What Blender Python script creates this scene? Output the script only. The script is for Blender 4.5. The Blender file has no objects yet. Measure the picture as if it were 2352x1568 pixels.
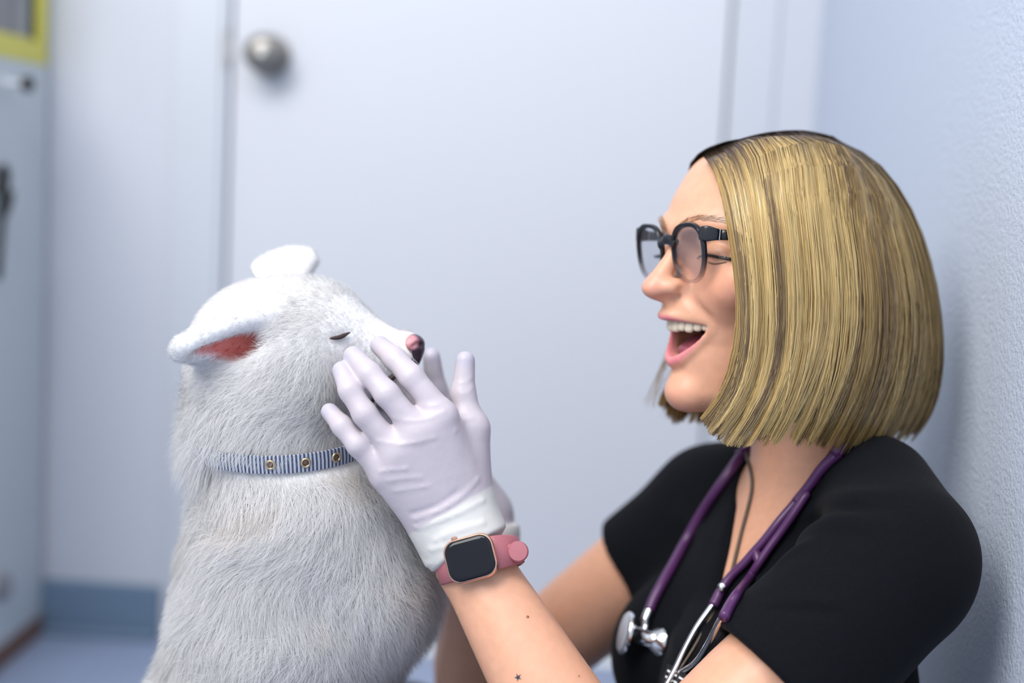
import bpy, math, random
import numpy as np
from mathutils import Vector, Matrix
from mathutils.bvhtree import BVHTree

# ------------------------------------------------------------------ camera
scene = bpy.context.scene
F, CX, CY = 3266.667, 1176.0, 784.0            # 50 mm lens on a 36 mm sensor, 2352 px wide
EYE = np.array([0.0, 0.0, 0.77])
_vx, _vy, _roll = 1334.0, 400.0, math.radians(3.0)
_yc = np.array([(_vx - CX) / F, (CY - _vy) / F, 1.0]); _yc /= np.linalg.norm(_yc)
_u = np.array([math.sin(_roll), math.cos(_roll), 0.0])
_u[2] = -(_u[0] * _yc[0] + _u[1] * _yc[1]) / _yc[2]
_zc = _u / np.linalg.norm(_u)
_Y = np.array([_yc[0], _yc[1], -_yc[2]]); _Z = np.array([_zc[0], _zc[1], -_zc[2]]); _X = np.cross(_Y, _Z)
CAM = np.stack([_X, _Y, _Z], 1)                 # world -> camera rotation
cam_data = bpy.data.cameras.new('camera')
cam_data.sensor_width = 36.0; cam_data.lens = 50.0
cam_data.clip_start = 0.05
cam_data.dof.use_dof = True
cam_data.dof.focus_distance = 1.085
cam_data.dof.aperture_fstop = 1.9
cam = bpy.data.objects.new('camera', cam_data)
scene.collection.objects.link(cam)
_m = Matrix([list(r) for r in CAM.T]).to_4x4()
_m.translation = Vector(EYE)
cam.matrix_world = _m
scene.camera = cam

# ------------------------------------------------------------------ light
world = bpy.data.worlds.new('room_light'); scene.world = world
world.use_nodes = True
_bg = world.node_tree.nodes['Background']
_bg.inputs[0].default_value = (0.85, 0.92, 1.0, 1); _bg.inputs[1].default_value = 0.70
def area(name, loc, target, sx, sy, power, col):
    d = bpy.data.lights.new(name, 'AREA'); d.shape = 'RECTANGLE'; d.size = sx; d.size_y = sy
    d.energy = power; d.color = col
    o = bpy.data.objects.new(name, d); scene.collection.objects.link(o)
    o.location = loc
    o.rotation_euler = (Vector(target) - Vector(loc)).to_track_quat('-Z', 'Y').to_euler()
    return o
area('ceiling_light', (-0.55, 0.30, 2.40), (-0.25, 0.9, 0.5), 1.2, 0.6, 20, (1.0, 0.97, 0.94))
area('ceiling_light_near', (-1.35, -0.6, 2.35), (-0.1, 1.1, 0.5), 1.2, 1.2, 42, (1.0, 0.97, 0.94))
scene.view_settings.view_transform = 'Standard'
scene.view_settings.look = 'None'
scene.view_settings.gamma = 1.0
scene.view_settings.use_curve_mapping = False
scene.view_settings.exposure = 0.30
scene.cycles.max_bounces = 6; scene.cycles.diffuse_bounces = 3; scene.cycles.glossy_bounces = 3
scene.cycles.caustics_reflective = False; scene.cycles.caustics_refractive = False

# ------------------------------------------------------------------ helpers
rng = np.random.default_rng(7)
V = lambda *a: np.array(a, dtype=float)
def at(px, py, Y):
    """world point where the sight line through a picture point meets the depth Y"""
    d = CAM.T @ np.array([(px - CX) / F, (CY - py) / F, -1.0])
    return EYE + d * (Y - EYE[1]) / d[1]
def ray(px, py):
    d = CAM.T @ np.array([(px - CX) / F, (CY - py) / F, -1.0])
    return d / np.linalg.norm(d)
def nrm(v):
    v = np.asarray(v, float)
    return v / np.maximum(np.linalg.norm(v, axis=-1, keepdims=True), 1e-12)

def smin(a, b, k):
    h = np.maximum(k - np.abs(a - b), 0) / k
    return np.minimum(a, b) - h * h * k * 0.25
def smax(a, b, k): return -smin(-a, -b, k)
def rcone(p, a, b, ra, rb):
    a = np.asarray(a, float); b = np.asarray(b, float)
    ab = b - a
    t = np.clip((p - a) @ ab / (ab @ ab), 0, 1)
    q = p - a - t[:, None] * ab
    return np.sqrt((q * q).sum(1)) - (ra + t * (rb - ra))
def chain(p, pts, rs, k=None):
    d = None
    for i in range(len(pts) - 1):
        e = rcone(p, pts[i], pts[i + 1], rs[i], rs[i + 1])
        d = e if d is None else (np.minimum(d, e) if k is None else smin(d, e, k))
    return d
def ell(p, c, r, R=None):
    q = p - np.asarray(c, float)
    if R is not None: q = q @ np.asarray(R).T        # rows of R are the ellipsoid's axes
    r = np.asarray(r, float)
    k0 = np.sqrt(((q / r) ** 2).sum(1)); k1 = np.sqrt(((q / r ** 2) ** 2).sum(1))
    return np.where(k1 > 1e-9, k0 * (k0 - 1) / np.maximum(k1, 1e-9), -r.min())

def axis(*segs):
    """grid coordinates from (start, end, step) runs"""
    out = []
    for a, b, h in segs:
        n = max(1, int(round((b - a) / h)))
        out.append(a + (b - a) * np.arange(n) / n)
    out.append(np.array([segs[-1][1]]))
    return np.concatenate(out)

def sdf_surface(fn, xs, ys, zs, S=8):
    """closed surface of an implicit solid (surface nets on a rectilinear grid)"""
    def pad(a):
        n = (-len(a)) % S
        return np.concatenate([a, a[-1] + (a[-1] - a[-2]) * np.arange(1, n + 1)]) if n else a
    xs, ys, zs = pad(xs), pad(ys), pad(zs)
    nb = [len(a) // S for a in (xs, ys, zs)]
    cen = [a.reshape(-1, S)[:, [0, -1]].mean(1) for a in (xs, ys, zs)]
    ext = [(a.reshape(-1, S)[:, -1] - a.reshape(-1, S)[:, 0]) / 2 + (a.reshape(-1, S)[:, 1] - a.reshape(-1, S)[:, 0]) for a in (xs, ys, zs)]
    G = np.stack(np.meshgrid(*cen, indexing='ij'), -1).reshape(-1, 3)
    E3 = np.stack(np.meshgrid(*ext, indexing='ij'), -1).reshape(-1, 3)
    d = fn(G)
    keep = np.abs(d) < 1.35 * np.sqrt((E3 ** 2).sum(1))
    sg = np.where(d < 0, -1.0, 1.0).astype(np.float32).reshape(nb)
    Fv = np.repeat(np.repeat(np.repeat(sg, S, 0), S, 1), S, 2)
    kb = np.stack(np.unravel_index(np.nonzero(keep)[0], nb), 1)
    off = np.stack(np.meshgrid(*[np.arange(S)] * 3, indexing='ij'), -1).reshape(-1, 3)
    for s in range(0, len(kb), 900):
        I = (kb[s:s + 900, None, :] * S + off[None]).reshape(-1, 3)
        P = np.stack([xs[I[:, 0]], ys[I[:, 1]], zs[I[:, 2]]], 1)
        Fv[I[:, 0], I[:, 1], I[:, 2]] = fn(P)
    sgn = Fv < 0
    c = np.zeros([n - 1 for n in Fv.shape], np.uint8)
    for i in (0, 1):
        for j in (0, 1):
            for k in (0, 1):
                c += sgn[i:i + c.shape[0], j:j + c.shape[1], k:k + c.shape[2]]
    A = np.stack(np.nonzero((c > 0) & (c < 8)), 1)
    ids = np.full(c.shape, -1, np.int32); ids[A[:, 0], A[:, 1], A[:, 2]] = np.arange(len(A))
    val = {}
    for i in (0, 1):
        for j in (0, 1):
            for k in (0, 1):
                val[i, j, k] = Fv[A[:, 0] + i, A[:, 1] + j, A[:, 2] + k]
    acc = np.zeros((len(A), 3)); cnt = np.zeros(len(A))
    for ax in range(3):
        o = [q for q in range(3) if q != ax]
        for u in (0, 1):
            for v in (0, 1):
                a = [0, 0, 0]; a[o[0]] = u; a[o[1]] = v; b = list(a); b[ax] = 1
                fa, fb = val[tuple(a)], val[tuple(b)]
                m = (fa < 0) != (fb < 0)
                t = np.where(m, fa / np.where(m, fa - fb, 1), 0)
                q = np.zeros((len(A), 3)); q[:, o[0]] = u; q[:, o[1]] = v; q[:, ax] = t
                acc += q * m[:, None]; cnt += m
    fr = A + acc / cnt[:, None]
    verts = np.stack([np.interp(fr[:, i], np.arange(len(a)), a) for i, a in enumerate((xs, ys, zs))], 1)
    quads = []
    for ax in range(3):
        o1, o2 = (ax + 1) % 3, (ax + 2) % 3
        sl0 = [slice(None)] * 3; sl1 = [slice(None)] * 3
        sl0[ax] = slice(0, -1); sl1[ax] = slice(1, None)
        s0, s1 = sgn[tuple(sl0)], sgn[tuple(sl1)]
        E = np.stack(np.nonzero(s0 != s1), 1)
        ok = (E[:, o1] > 0) & (E[:, o2] > 0) & (E[:, o1] < Fv.shape[o1] - 1) & (E[:, o2] < Fv.shape[o2] - 1)
        E = E[ok]; fl = s0[E[:, 0], E[:, 1], E[:, 2]]
        def cid(d1, d2):
            q = E.copy(); q[:, o1] += d1; q[:, o2] += d2
            return ids[q[:, 0], q[:, 1], q[:, 2]]
        Q = np.stack([cid(-1, -1), cid(0, -1), cid(0, 0), cid(-1, 0)], 1)
        Q[~fl] = Q[~fl][:, ::-1]
        quads.append(Q)
    Q = np.concatenate(quads); Q = Q[(Q >= 0).all(1)]
    return verts, Q

def relax(v, q, it=2, lam=0.5):
    n = len(v)
    e = np.concatenate([q[:, [0, 1]], q[:, [1, 2]], q[:, [2, 3]], q[:, [3, 0]]])
    for _ in range(it):
        s = np.zeros((n, 3)); c = np.zeros(n)
        for k in range(3):
            s[:, k] = np.bincount(e[:, 0], v[e[:, 1], k], n) + np.bincount(e[:, 1], v[e[:, 0], k], n)
        c = np.bincount(e[:, 0], minlength=n) + np.bincount(e[:, 1], minlength=n)
        v = v + lam * (s / np.maximum(c, 1)[:, None] - v)
    return v

def link(o, parent=None):
    scene.collection.objects.link(o)
    if parent is not None: o.parent = parent
    return o
def mesh_obj(name, v, f, mat, parent=None, smooth=True, attrs=None):
    me = bpy.data.meshes.new(name)
    if isinstance(f, np.ndarray):
        v = np.asarray(v, np.float32); f = f.astype(np.int32); k = f.shape[1]
        me.vertices.add(len(v)); me.vertices.foreach_set('co', v.ravel())
        me.loops.add(f.size); me.loops.foreach_set('vertex_index', f.ravel())
        me.polygons.add(len(f)); me.polygons.foreach_set('loop_start', np.arange(len(f), dtype=np.int32) * k)
        me.polygons.foreach_set('loop_total', np.full(len(f), k, np.int32))
        me.update(calc_edges=True)
    else:
        me.from_pydata([tuple(map(float, p)) for p in v], [], [tuple(map(int, q)) for q in f]); me.update()
    if smooth: me.polygons.foreach_set('use_smooth', np.ones(len(me.polygons), bool))
    for an, (kind, arr) in (attrs or {}).items():
        a = me.attributes.new(an, kind, 'POINT')
        key = 'color' if kind == 'FLOAT_COLOR' else 'vector' if kind == 'FLOAT_VECTOR' else 'value'
        a.data.foreach_set(key, np.asarray(arr, np.float32).ravel())
    if mat is not None: me.materials.append(mat)
    o = bpy.data.objects.new(name, me)
    return link(o, parent)
def tag(o, label=None, category=None, group=None, kind=None):
    if label: o['label'] = label
    if category: o['category'] = category
    if group: o['group'] = group
    if kind: o['kind'] = kind
    return o
def thing(name, loc, label, category, group=None):
    e = bpy.data.objects.new(name, None); e.empty_display_size = 0.02
    scene.collection.objects.link(e)
    e.location = (0, 0, 0)
    return tag(e, label, category, group)

class MB:
    """collects simple solids into one mesh"""
    def __init__(s): s.v = []; s.f = []
    def add(s, v, f):
        n = len(s.v); s.v += [np.asarray(p, float) for p in v]; s.f += [[i + n for i in q] for q in f]; return s
    def box(s, lo, hi, bev=0.0):
        lo = np.minimum(lo, hi).astype(float) if False else np.asarray(lo, float); hi = np.asarray(hi, float)
        if bev <= 0:
            c = [(x, y, z) for x in (lo[0], hi[0]) for y in (lo[1], hi[1]) for z in (lo[2], hi[2])]
            return s.add(c, [(0, 1, 3, 2), (4, 6, 7, 5), (0, 4, 5, 1), (2, 3, 7, 6), (0, 2, 6, 4), (1, 5, 7, 3)])
        # chamfered box: 24 corners
        n = len(s.v); idx = {}
        for i in (0, 1):
            for j in (0, 1):
                for k in (0, 1):
                    b = [lo[0] if i == 0 else hi[0], lo[1] if j == 0 else hi[1], lo[2] if k == 0 else hi[2]]
                    sg = [1 if q == 0 else -1 for q in (i, j, k)]
                    for a in range(3):
                        p = list(b)
                        for q in range(3):
                            if q != a: p[q] += sg[q] * bev
                        idx[i, j, k, a] = len(s.v); s.v.append(np.array(p))
        fs = []
        for a in range(3):
            for e in (0, 1):
                o1, o2 = (a + 1) % 3, (a + 2) % 3
                q = []
                for (u, w) in ((0, 0), (1, 0), (1, 1), (0, 1)):
                    c = [0, 0, 0]; c[a] = e; c[o1] = u; c[o2] = w; q.append(idx[(*c, a)])
                fs.append(q if e else q[::-1])
        for a in range(3):
            o1, o2 = (a + 1) % 3, (a + 2) % 3
            for u in (0, 1):
                for w in (0, 1):
                    c0 = [0, 0, 0]; c0[o1] = u; c0[o2] = w; c1 = list(c0); c1[a] = 1
                    q = [idx[(*c0, o1)], idx[(*c1, o1)], idx[(*c1, o2)], idx[(*c0, o2)]]
                    fs.append(q if (u ^ w) else q[::-1])
        for i in (0, 1):
            for j in (0, 1):
                for k in (0, 1):
                    q = [idx[i, j, k, 0], idx[i, j, k, 1], idx[i, j, k, 2]]
                    fs.append(q if (i + j + k) % 2 else q[::-1])
        s.f += fs
        return s
    def tube(s, pts, rad, n=12, caps=True, flat=1.0, up=None, sq=1.0):
        pts = np.asarray(pts, float); m = len(pts)
        rad = np.broadcast_to(np.asarray(rad, float), (m,))
        T = nrm(np.gradient(pts, axis=0))
        u = np.asarray(up if up is not None else (V(0, 0, 1) if abs(T[0][2]) < 0.9 else V(1, 0, 0)), float)
        rings = []
        for i in range(m):
            if up is not None: u = np.asarray(up, float)
            u = nrm(u - T[i] * (u @ T[i])); w = np.cross(T[i], u)
            a = np.arange(n) * 2 * math.pi / n
            cs, sn = np.cos(a), np.sin(a)
            if sq != 1.0: cs = np.sign(cs) * np.abs(cs) ** sq; sn = np.sign(sn) * np.abs(sn) ** sq
            rings.append(pts[i] + rad[i] * (cs[:, None] * u * flat + sn[:, None] * w))
        f = [[i * n + j, i * n + (j + 1) % n, (i + 1) * n + (j + 1) % n, (i + 1) * n + j] for i in range(m - 1) for j in range(n)]
        if caps: f += [list(range(n))[::-1], [(m - 1) * n + j for j in range(n)]]
        return s.add(np.concatenate(rings), f)
    def lathe(s, prof, c, ax, n=32, flip=False):
        """prof: (radius, height) pairs revolved around ax through c"""
        ax = nrm(ax); u = nrm(np.cross(ax, V(0.3, 0.2, 1) if abs(ax[2]) < 0.9 else V(1, 0, 0))); w = np.cross(ax, u)
        a = np.arange(n) * 2 * math.pi / n
        vs = []
        for r, h in prof:
            vs.append(np.asarray(c) + ax * h + max(r, 1e-6) * (np.cos(a)[:, None] * u + np.sin(a)[:, None] * w))
        m = len(prof)
        f = [[i * n + j, i * n + (j + 1) % n, (i + 1) * n + (j + 1) % n, (i + 1) * n + j] for i in range(m - 1) for j in range(n)]
        f += [list(range(n))[::-1], [(m - 1) * n + j for j in range(n)]]
        return s.add(np.concatenate(vs), f)
    def build(s, name, mat, parent=None, smooth=True, attrs=None, auto=None):
        o = mesh_obj(name, s.v, s.f, mat, parent, smooth, attrs)
        if auto: o.data.set_sharp_from_angle(angle=math.radians(auto))
        return o

def crom(pts, n):
    """Catmull-Rom samples through pts"""
    P = np.asarray(pts, float); P = np.concatenate([[2 * P[0] - P[1]], P, [2 * P[-1] - P[-2]]])
    m = len(P) - 3; t = np.linspace(0, m - 1e-6, n); i = t.astype(int); u = (t - i)[:, None]
    a, b, c, d = P[i], P[i + 1], P[i + 2], P[i + 3]
    return 0.5 * (2 * b + (c - a) * u + (2 * a - 5 * b + 4 * c - d) * u ** 2 + (3 * b - a - 3 * c + d) * u ** 3)

# ------------------------------------------------------------------ materials
def mat(name, col=(0.8, 0.8, 0.8), rough=0.5, metal=0.0, spec=0.5, sheen=0.0, sss=0.0, sssr=(1, 0.35, 0.2), sscale=0.004,
        noise=None, bump=None, attr=None, alpha=None, trans=0.0, emit=None, coat=0.0):
    m = bpy.data.materials.new(name); m.use_nodes = True
    nt = m.node_tree; b = nt.nodes['Principled BSDF']
    b.inputs['Base Color'].default_value = (*col, 1); b.inputs['Roughness'].default_value = rough
    b.inputs['Metallic'].default_value = metal; b.inputs['Specular IOR Level'].default_value = spec
    b.inputs['Sheen Weight'].default_value = sheen
    b.inputs['Coat Weight'].default_value = coat
    if trans: b.inputs['Transmission Weight'].default_value = trans
    if sss:
        b.inputs['Subsurface Weight'].default_value = sss
        b.inputs['Subsurface Radius'].default_value = sssr; b.inputs['Subsurface Scale'].default_value = sscale
    src = None
    tc = nt.nodes.new('ShaderNodeTexCoord')
    if attr:
        at_ = nt.nodes.new('ShaderNodeAttribute'); at_.attribute_name = attr; src = at_.outputs['Color']
    if noise:                                   # (scale, amount, detail)
        nz = nt.nodes.new('ShaderNodeTexNoise'); nz.inputs['Scale'].default_value = noise[0]; nz.inputs['Detail'].default_value = noise[2]
        nt.links.new(tc.outputs['Object'], nz.inputs['Vector'])
        mr = nt.nodes.new('ShaderNodeMapRange'); mr.inputs['From Min'].default_value = 0.3; mr.inputs['From Max'].default_value = 0.7
        mr.inputs['To Min'].default_value = 1 - noise[1]; mr.inputs['To Max'].default_value = 1 + noise[1]
        nt.links.new(nz.outputs['Fac'], mr.inputs['Value'])
        mx = nt.nodes.new('ShaderNodeVectorMath'); mx.operation = 'SCALE'
        if src is None:
            rgb = nt.nodes.new('ShaderNodeRGB'); rgb.outputs[0].default_value = (*col, 1); src = rgb.outputs[0]
        nt.links.new(src, mx.inputs[0]); nt.links.new(mr.outputs[0], mx.inputs['Scale']); src = mx.outputs[0]
    if src is not None: nt.links.new(src, b.inputs['Base Color'])
    if bump:                                    # list of (scale, strength, distance, detail)
        prev = None
        for sc, st, di, de in bump:
            nz = nt.nodes.new('ShaderNodeTexNoise'); nz.inputs['Scale'].default_value = sc; nz.inputs['Detail'].default_value = de
            nt.links.new(tc.outputs['Object'], nz.inputs['Vector'])
            bp = nt.nodes.new('ShaderNodeBump'); bp.inputs['Strength'].default_value = st; bp.inputs['Distance'].default_value = di
            nt.links.new(nz.outputs['Fac'], bp.inputs['Height'])
            if prev is not None: nt.links.new(prev, bp.inputs['Normal'])
            prev = bp.outputs['Normal']
        nt.links.new(prev, b.inputs['Normal'])
    return m
def lin(r, g, b):
    f = lambda c: (c / 255) / 12.92 if c / 255 <= 0.04045 else ((c / 255 + 0.055) / 1.055) ** 2.4
    return (f(r), f(g), f(b))

MAT = dict(
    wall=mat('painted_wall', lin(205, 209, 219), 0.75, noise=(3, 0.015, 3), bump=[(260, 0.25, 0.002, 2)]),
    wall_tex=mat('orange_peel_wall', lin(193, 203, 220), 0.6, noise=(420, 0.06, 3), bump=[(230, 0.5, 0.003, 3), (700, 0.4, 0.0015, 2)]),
    door=mat('painted_door', lin(212, 215, 223), 0.45, noise=(2, 0.01, 2)),
    trimw=mat('painted_trim', lin(204, 209, 218), 0.45, noise=(4, 0.01, 2)),
    basec=mat('blue_grey_vinyl', lin(112, 134, 158), 0.5, noise=(5, 0.06, 3)),
    floor=mat('grey_blue_vinyl_floor', lin(150, 163, 190), 0.35, noise=(6, 0.05, 5)),
    cabinet=mat('pale_laminate', lin(192, 199, 203), 0.5, noise=(3, 0.02, 3)),
    yellow=mat('yellow_plastic', lin(214, 205, 92), 0.5, noise=(8, 0.04, 2)),
    steel=mat('brushed_steel', (0.55, 0.55, 0.57), 0.3, 1.0, noise=(40, 0.06, 2)),
    nickel=mat('satin_nickel', (0.27, 0.26, 0.245), 0.34, 1.0, noise=(30, 0.05, 2)),
    black=mat('black_rubber', (0.012, 0.014, 0.015), 0.5, noise=(30, 0.1, 2)),
    blackp=mat('black_plastic', (0.012, 0.013, 0.018), 0.25, noise=(30, 0.1, 2)),
    grey=mat('grey_plastic', (0.25, 0.25, 0.27), 0.5, noise=(12, 0.08, 2)),
    silver=mat('silver_film', (0.5, 0.52, 0.58), 0.4, 0.3, noise=(12, 0.08, 2)),
    scrub=mat('black_scrub_cotton', (0.0035, 0.0042, 0.0065), 0.9, spec=0.12, sheen=0.02, noise=(300, 0.12, 2), bump=[(900, 0.25, 0.0006, 2), (16, 0.35, 0.006, 3)]),
    pants=mat('black_scrub_trousers', (0.008, 0.009, 0.013), 0.85, spec=0.2, sheen=0.12, noise=(300, 0.12, 2)),
    skin=mat('skin', attr='Col', rough=0.42, spec=0.45, sss=0.35, sscale=0.0045, noise=(140, 0.05, 4), bump=[(900, 0.12, 0.0005, 3)]),
    glove=mat('white_latex_glove', attr='Col', rough=0.42, spec=0.4, sss=0.10, sssr=(0.9, 0.7, 0.7), sscale=0.003, noise=(60, 0.03, 3), bump=[(70, 0.25, 0.002, 3)]),
    teeth=mat('tooth_enamel', lin(224, 211, 188), 0.2, spec=0.6, sss=0.3, sssr=(0.8, 0.6, 0.45), sscale=0.002, noise=(90, 0.03, 2)),
    tongue=mat('tongue', lin(150, 78, 92), 0.35, sss=0.3, noise=(300, 0.08, 3), bump=[(500, 0.3, 0.0008, 2)]),
    lash=mat('dark_lash', (0.02, 0.013, 0.01), 0.6, noise=(100, 0.2, 2)),
    brow=mat('brown_brow', lin(128, 96, 68), 0.6, noise=(100, 0.2, 2)),
    purple=mat('purple_tubing', lin(84, 44, 92), 0.32, spec=0.5, noise=(50, 0.06, 2)),
    chrome=mat('chrome', (0.72, 0.72, 0.74), 0.14, 1.0, noise=(40, 0.03, 2)),
    cord=mat('brown_cord', lin(92, 78, 66), 0.6, noise=(400, 0.2, 2)),
    rose=mat('rose_gold', lin(236, 186, 160), 0.25, 1.0, noise=(60, 0.03, 2)),
    strap=mat('pink_silicone', lin(170, 102, 110), 0.5, noise=(30, 0.04, 2)),
    glassb=mat('black_glass', (0.008, 0.009, 0.014), 0.08, spec=0.3, noise=(30, 0.1, 2)),
    brass=mat('brass', lin(206, 186, 150), 0.3, 1.0, noise=(60, 0.04, 2)),
    leather=mat('brown_leather', lin(112, 84, 74), 0.7, noise=(90, 0.15, 3)),
    dogskin=mat('dog_skin', attr='Col', rough=0.7, noise=(90, 0.03, 3)),
    dognose=mat('dog_nose', attr='Col', rough=0.3, spec=0.6, noise=(240, 0.1, 3), bump=[(700, 0.5, 0.0008, 2)]),
    mouth=mat('dark_lip', lin(62, 46, 44), 0.5, noise=(120, 0.15, 2)),
    ink=mat('tattoo_ink', lin(44, 46, 70), 0.6, noise=(100, 0.1, 2)),
    mole=mat('mole', lin(150, 92, 66), 0.5, noise=(100, 0.1, 2)),
    card=mat('badge_print', (0.02, 0.02, 0.024), 0.35, noise=(50, 0.1, 2)),
    white=mat('white_plastic', (0.8, 0.82, 0.85), 0.4, noise=(20, 0.02, 2)),
)
def strand_mat(name, rough, translucent, spec):
    m = bpy.data.materials.new(name); m.use_nodes = True
    nt = m.node_tree; b = nt.nodes['Principled BSDF']
    a = nt.nodes.new('ShaderNodeAttribute'); a.attribute_name = 'Col'
    n = nt.nodes.new('ShaderNodeAttribute'); n.attribute_name = 'Nrm'
    nt.links.new(a.outputs['Color'], b.inputs['Base Color'])
    g = nt.nodes.new('ShaderNodeNewGeometry')           # two-sided strands: the normal faces the side looked at
    dt = nt.nodes.new('ShaderNodeVectorMath'); dt.operation = 'DOT_PRODUCT'
    nt.links.new(n.outputs['Vector'], dt.inputs[0]); nt.links.new(g.outputs['Incoming'], dt.inputs[1])
    sg = nt.nodes.new('ShaderNodeMath'); sg.operation = 'SIGN'; nt.links.new(dt.outputs['Value'], sg.inputs[0])
    sc = nt.nodes.new('ShaderNodeVectorMath'); sc.operation = 'SCALE'
    nt.links.new(n.outputs['Vector'], sc.inputs[0]); nt.links.new(sg.outputs[0], sc.inputs['Scale']); nt.links.new(sc.outputs[0], b.inputs['Normal'])
    b.inputs['Roughness'].default_value = rough; b.inputs['Specular IOR Level'].default_value = spec
    t = nt.nodes.new('ShaderNodeBsdfTranslucent'); nt.links.new(a.outputs['Color'], t.inputs['Color'])
    mx = nt.nodes.new('ShaderNodeMixShader'); mx.inputs[0].default_value = translucent
    nt.links.new(b.outputs[0], mx.inputs[1]); nt.links.new(t.outputs[0], mx.inputs[2])
    nt.links.new(mx.outputs[0], nt.nodes['Material Output'].inputs['Surface'])
    return m
MAT['hair'] = strand_mat('blonde_hair', 0.28, 0.10, 0.8)
MAT['fur'] = strand_mat('white_fur', 0.85, 0.55, 0.05)
def lens_mat():
    m = bpy.data.materials.new('clear_lens'); m.use_nodes = True
    nt = m.node_tree; nt.nodes.remove(nt.nodes['Principled BSDF'])
    tr = nt.nodes.new('ShaderNodeBsdfTransparent'); tr.inputs[0].default_value = (0.95, 0.95, 0.97, 1)
    gl = nt.nodes.new('ShaderNodeBsdfGlossy'); gl.inputs['Roughness'].default_value = 0.12
    nz = nt.nodes.new('ShaderNodeTexNoise'); nz.inputs['Scale'].default_value = 25
    mr = nt.nodes.new('ShaderNodeMapRange'); mr.inputs['To Min'].default_value = 0.10; mr.inputs['To Max'].default_value = 0.22
    nt.links.new(nz.outputs['Fac'], mr.inputs['Value'])
    mx = nt.nodes.new('ShaderNodeMixShader'); nt.links.new(mr.outputs[0], mx.inputs[0])
    nt.links.new(tr.outputs[0], mx.inputs[1]); nt.links.new(gl.outputs[0], mx.inputs[2])
    nt.links.new(mx.outputs[0], nt.nodes['Material Output'].inputs['Surface'])
    return m
MAT['lens'] = lens_mat()

def ribbons(name, P, W, N, col, material, parent, side=None):
    """P (n,s,3) strand points, W (n,s) widths, N (n,s,3) shading normals, col (n,s,3)"""
    n, s, _ = P.shape
    T = nrm(np.gradient(P, axis=1))
    if side is None: side = np.cross(T, N)
    side = nrm(side)
    A = P - side * W[..., None] / 2; B = P + side * W[..., None] / 2
    v = np.stack([A, B], 2).reshape(-1, 3)
    i = np.arange(n)[:, None] * (2 * s) + np.arange(s - 1)[None] * 2
    f = np.stack([i, i + 1, i + 3, i + 2], -1).reshape(-1, 4)
    C4 = np.concatenate([col, np.ones((n, s, 1))], -1)
    C4 = np.repeat(C4[:, :, None], 2, 2).reshape(-1, 4); NN = np.repeat(N[:, :, None], 2, 2).reshape(-1, 3)
    return mesh_obj(name, v, f, material, parent, True, {'Col': ('FLOAT_COLOR', C4), 'Nrm': ('FLOAT_VECTOR', NN)})

# ------------------------------------------------------------------ the room
WX, BY, LX = 0.345, 2.18, -0.818                 # right wall, back wall, cabinet side
DL, DR, DT = -0.545, 0.215, 2.03                # door opening
def struct(name, mb, m, parent=None, **k):
    o = mb.build(name, m, parent, smooth=False, **k)
    if parent is None: o['kind'] = 'structure'
    return o
struct('floor', MB().box((-3.0, -1.6, -0.05), (WX, BY, 0.0)), MAT['floor'])
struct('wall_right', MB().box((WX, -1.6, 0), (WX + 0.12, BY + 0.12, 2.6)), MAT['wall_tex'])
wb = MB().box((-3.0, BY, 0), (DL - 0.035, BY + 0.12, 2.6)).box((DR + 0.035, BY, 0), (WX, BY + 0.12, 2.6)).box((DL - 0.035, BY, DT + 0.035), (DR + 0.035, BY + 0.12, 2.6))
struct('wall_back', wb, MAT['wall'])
tr = MB()                                       # jambs, stops and flat casing
for x0, x1 in ((DL - 0.035, DL), (DR, DR + 0.035)):
    tr.box((x0, BY, 0), (x1, BY + 0.10, DT + 0.035))
tr.box((DL, BY, DT), (DR, BY + 0.10, DT + 0.035))
tr.box((DL, BY + 0.055, 0), (DL + 0.012, BY + 0.10, DT)).box((DR - 0.012, BY + 0.055, 0), (DR, BY + 0.10, DT))
for x0, x1 in ((DL - 0.085, DL - 0.010), (DR + 0.010, DR + 0.068)):
    tr.box((x0, BY - 0.005, 0), (x1, BY, DT + 0.08), 0.002)
tr.box((DL - 0.085, BY - 0.005, DT + 0.010), (DR + 0.068, BY, DT + 0.08), 0.002)
struct('trim_1', tr, MAT['trimw'])
door = struct('door_1', MB().box((DL + 0.004, BY + 0.008, 0.008), (DR - 0.004, BY + 0.05, DT - 0.004), 0.002), MAT['door'])
# knob, rose, latch
kp = at(603, 122, BY - 0.045); kc = V(kp[0], BY + 0.008, kp[2])
hd = MB().lathe([(0.000, 0.066), (0.012, 0.066), (0.022, 0.063), (0.0275, 0.056), (0.029, 0.047), (0.027, 0.038), (0.020, 0.031), (0.0125, 0.026), (0.0125, 0.008), (0.014, 0.0)][::-1], kc, (0, -1, 0), 40).build('door_handle', MAT['nickel'], door)
MB().lathe([(0.032, 0.0), (0.032, 0.005), (0.029, 0.009), (0.015, 0.010)], kc, (0, -1, 0), 40).build('rose', MAT['nickel'], hd, auto=40)
MB().lathe([(0.006, 0.065), (0.006, 0.0675), (0.0, 0.0675)], kc, (0, -1, 0), 16).build('lock_button', MAT['steel'], hd, auto=40)
sz = at(498, 110, BY)[2]
MB().box((DL - 0.0095, BY - 0.0015, sz - 0.030), (DL - 0.0005, BY + 0.004, sz + 0.030), 0.0008).build('strike_plate', MAT['steel'], door, smooth=False)
MB().box((DL - 0.002, BY + 0.004, sz - 0.012), (DL + 0.006, BY + 0.012, sz + 0.012), 0.001).build('latch', MAT['steel'], door, smooth=False)
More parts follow.
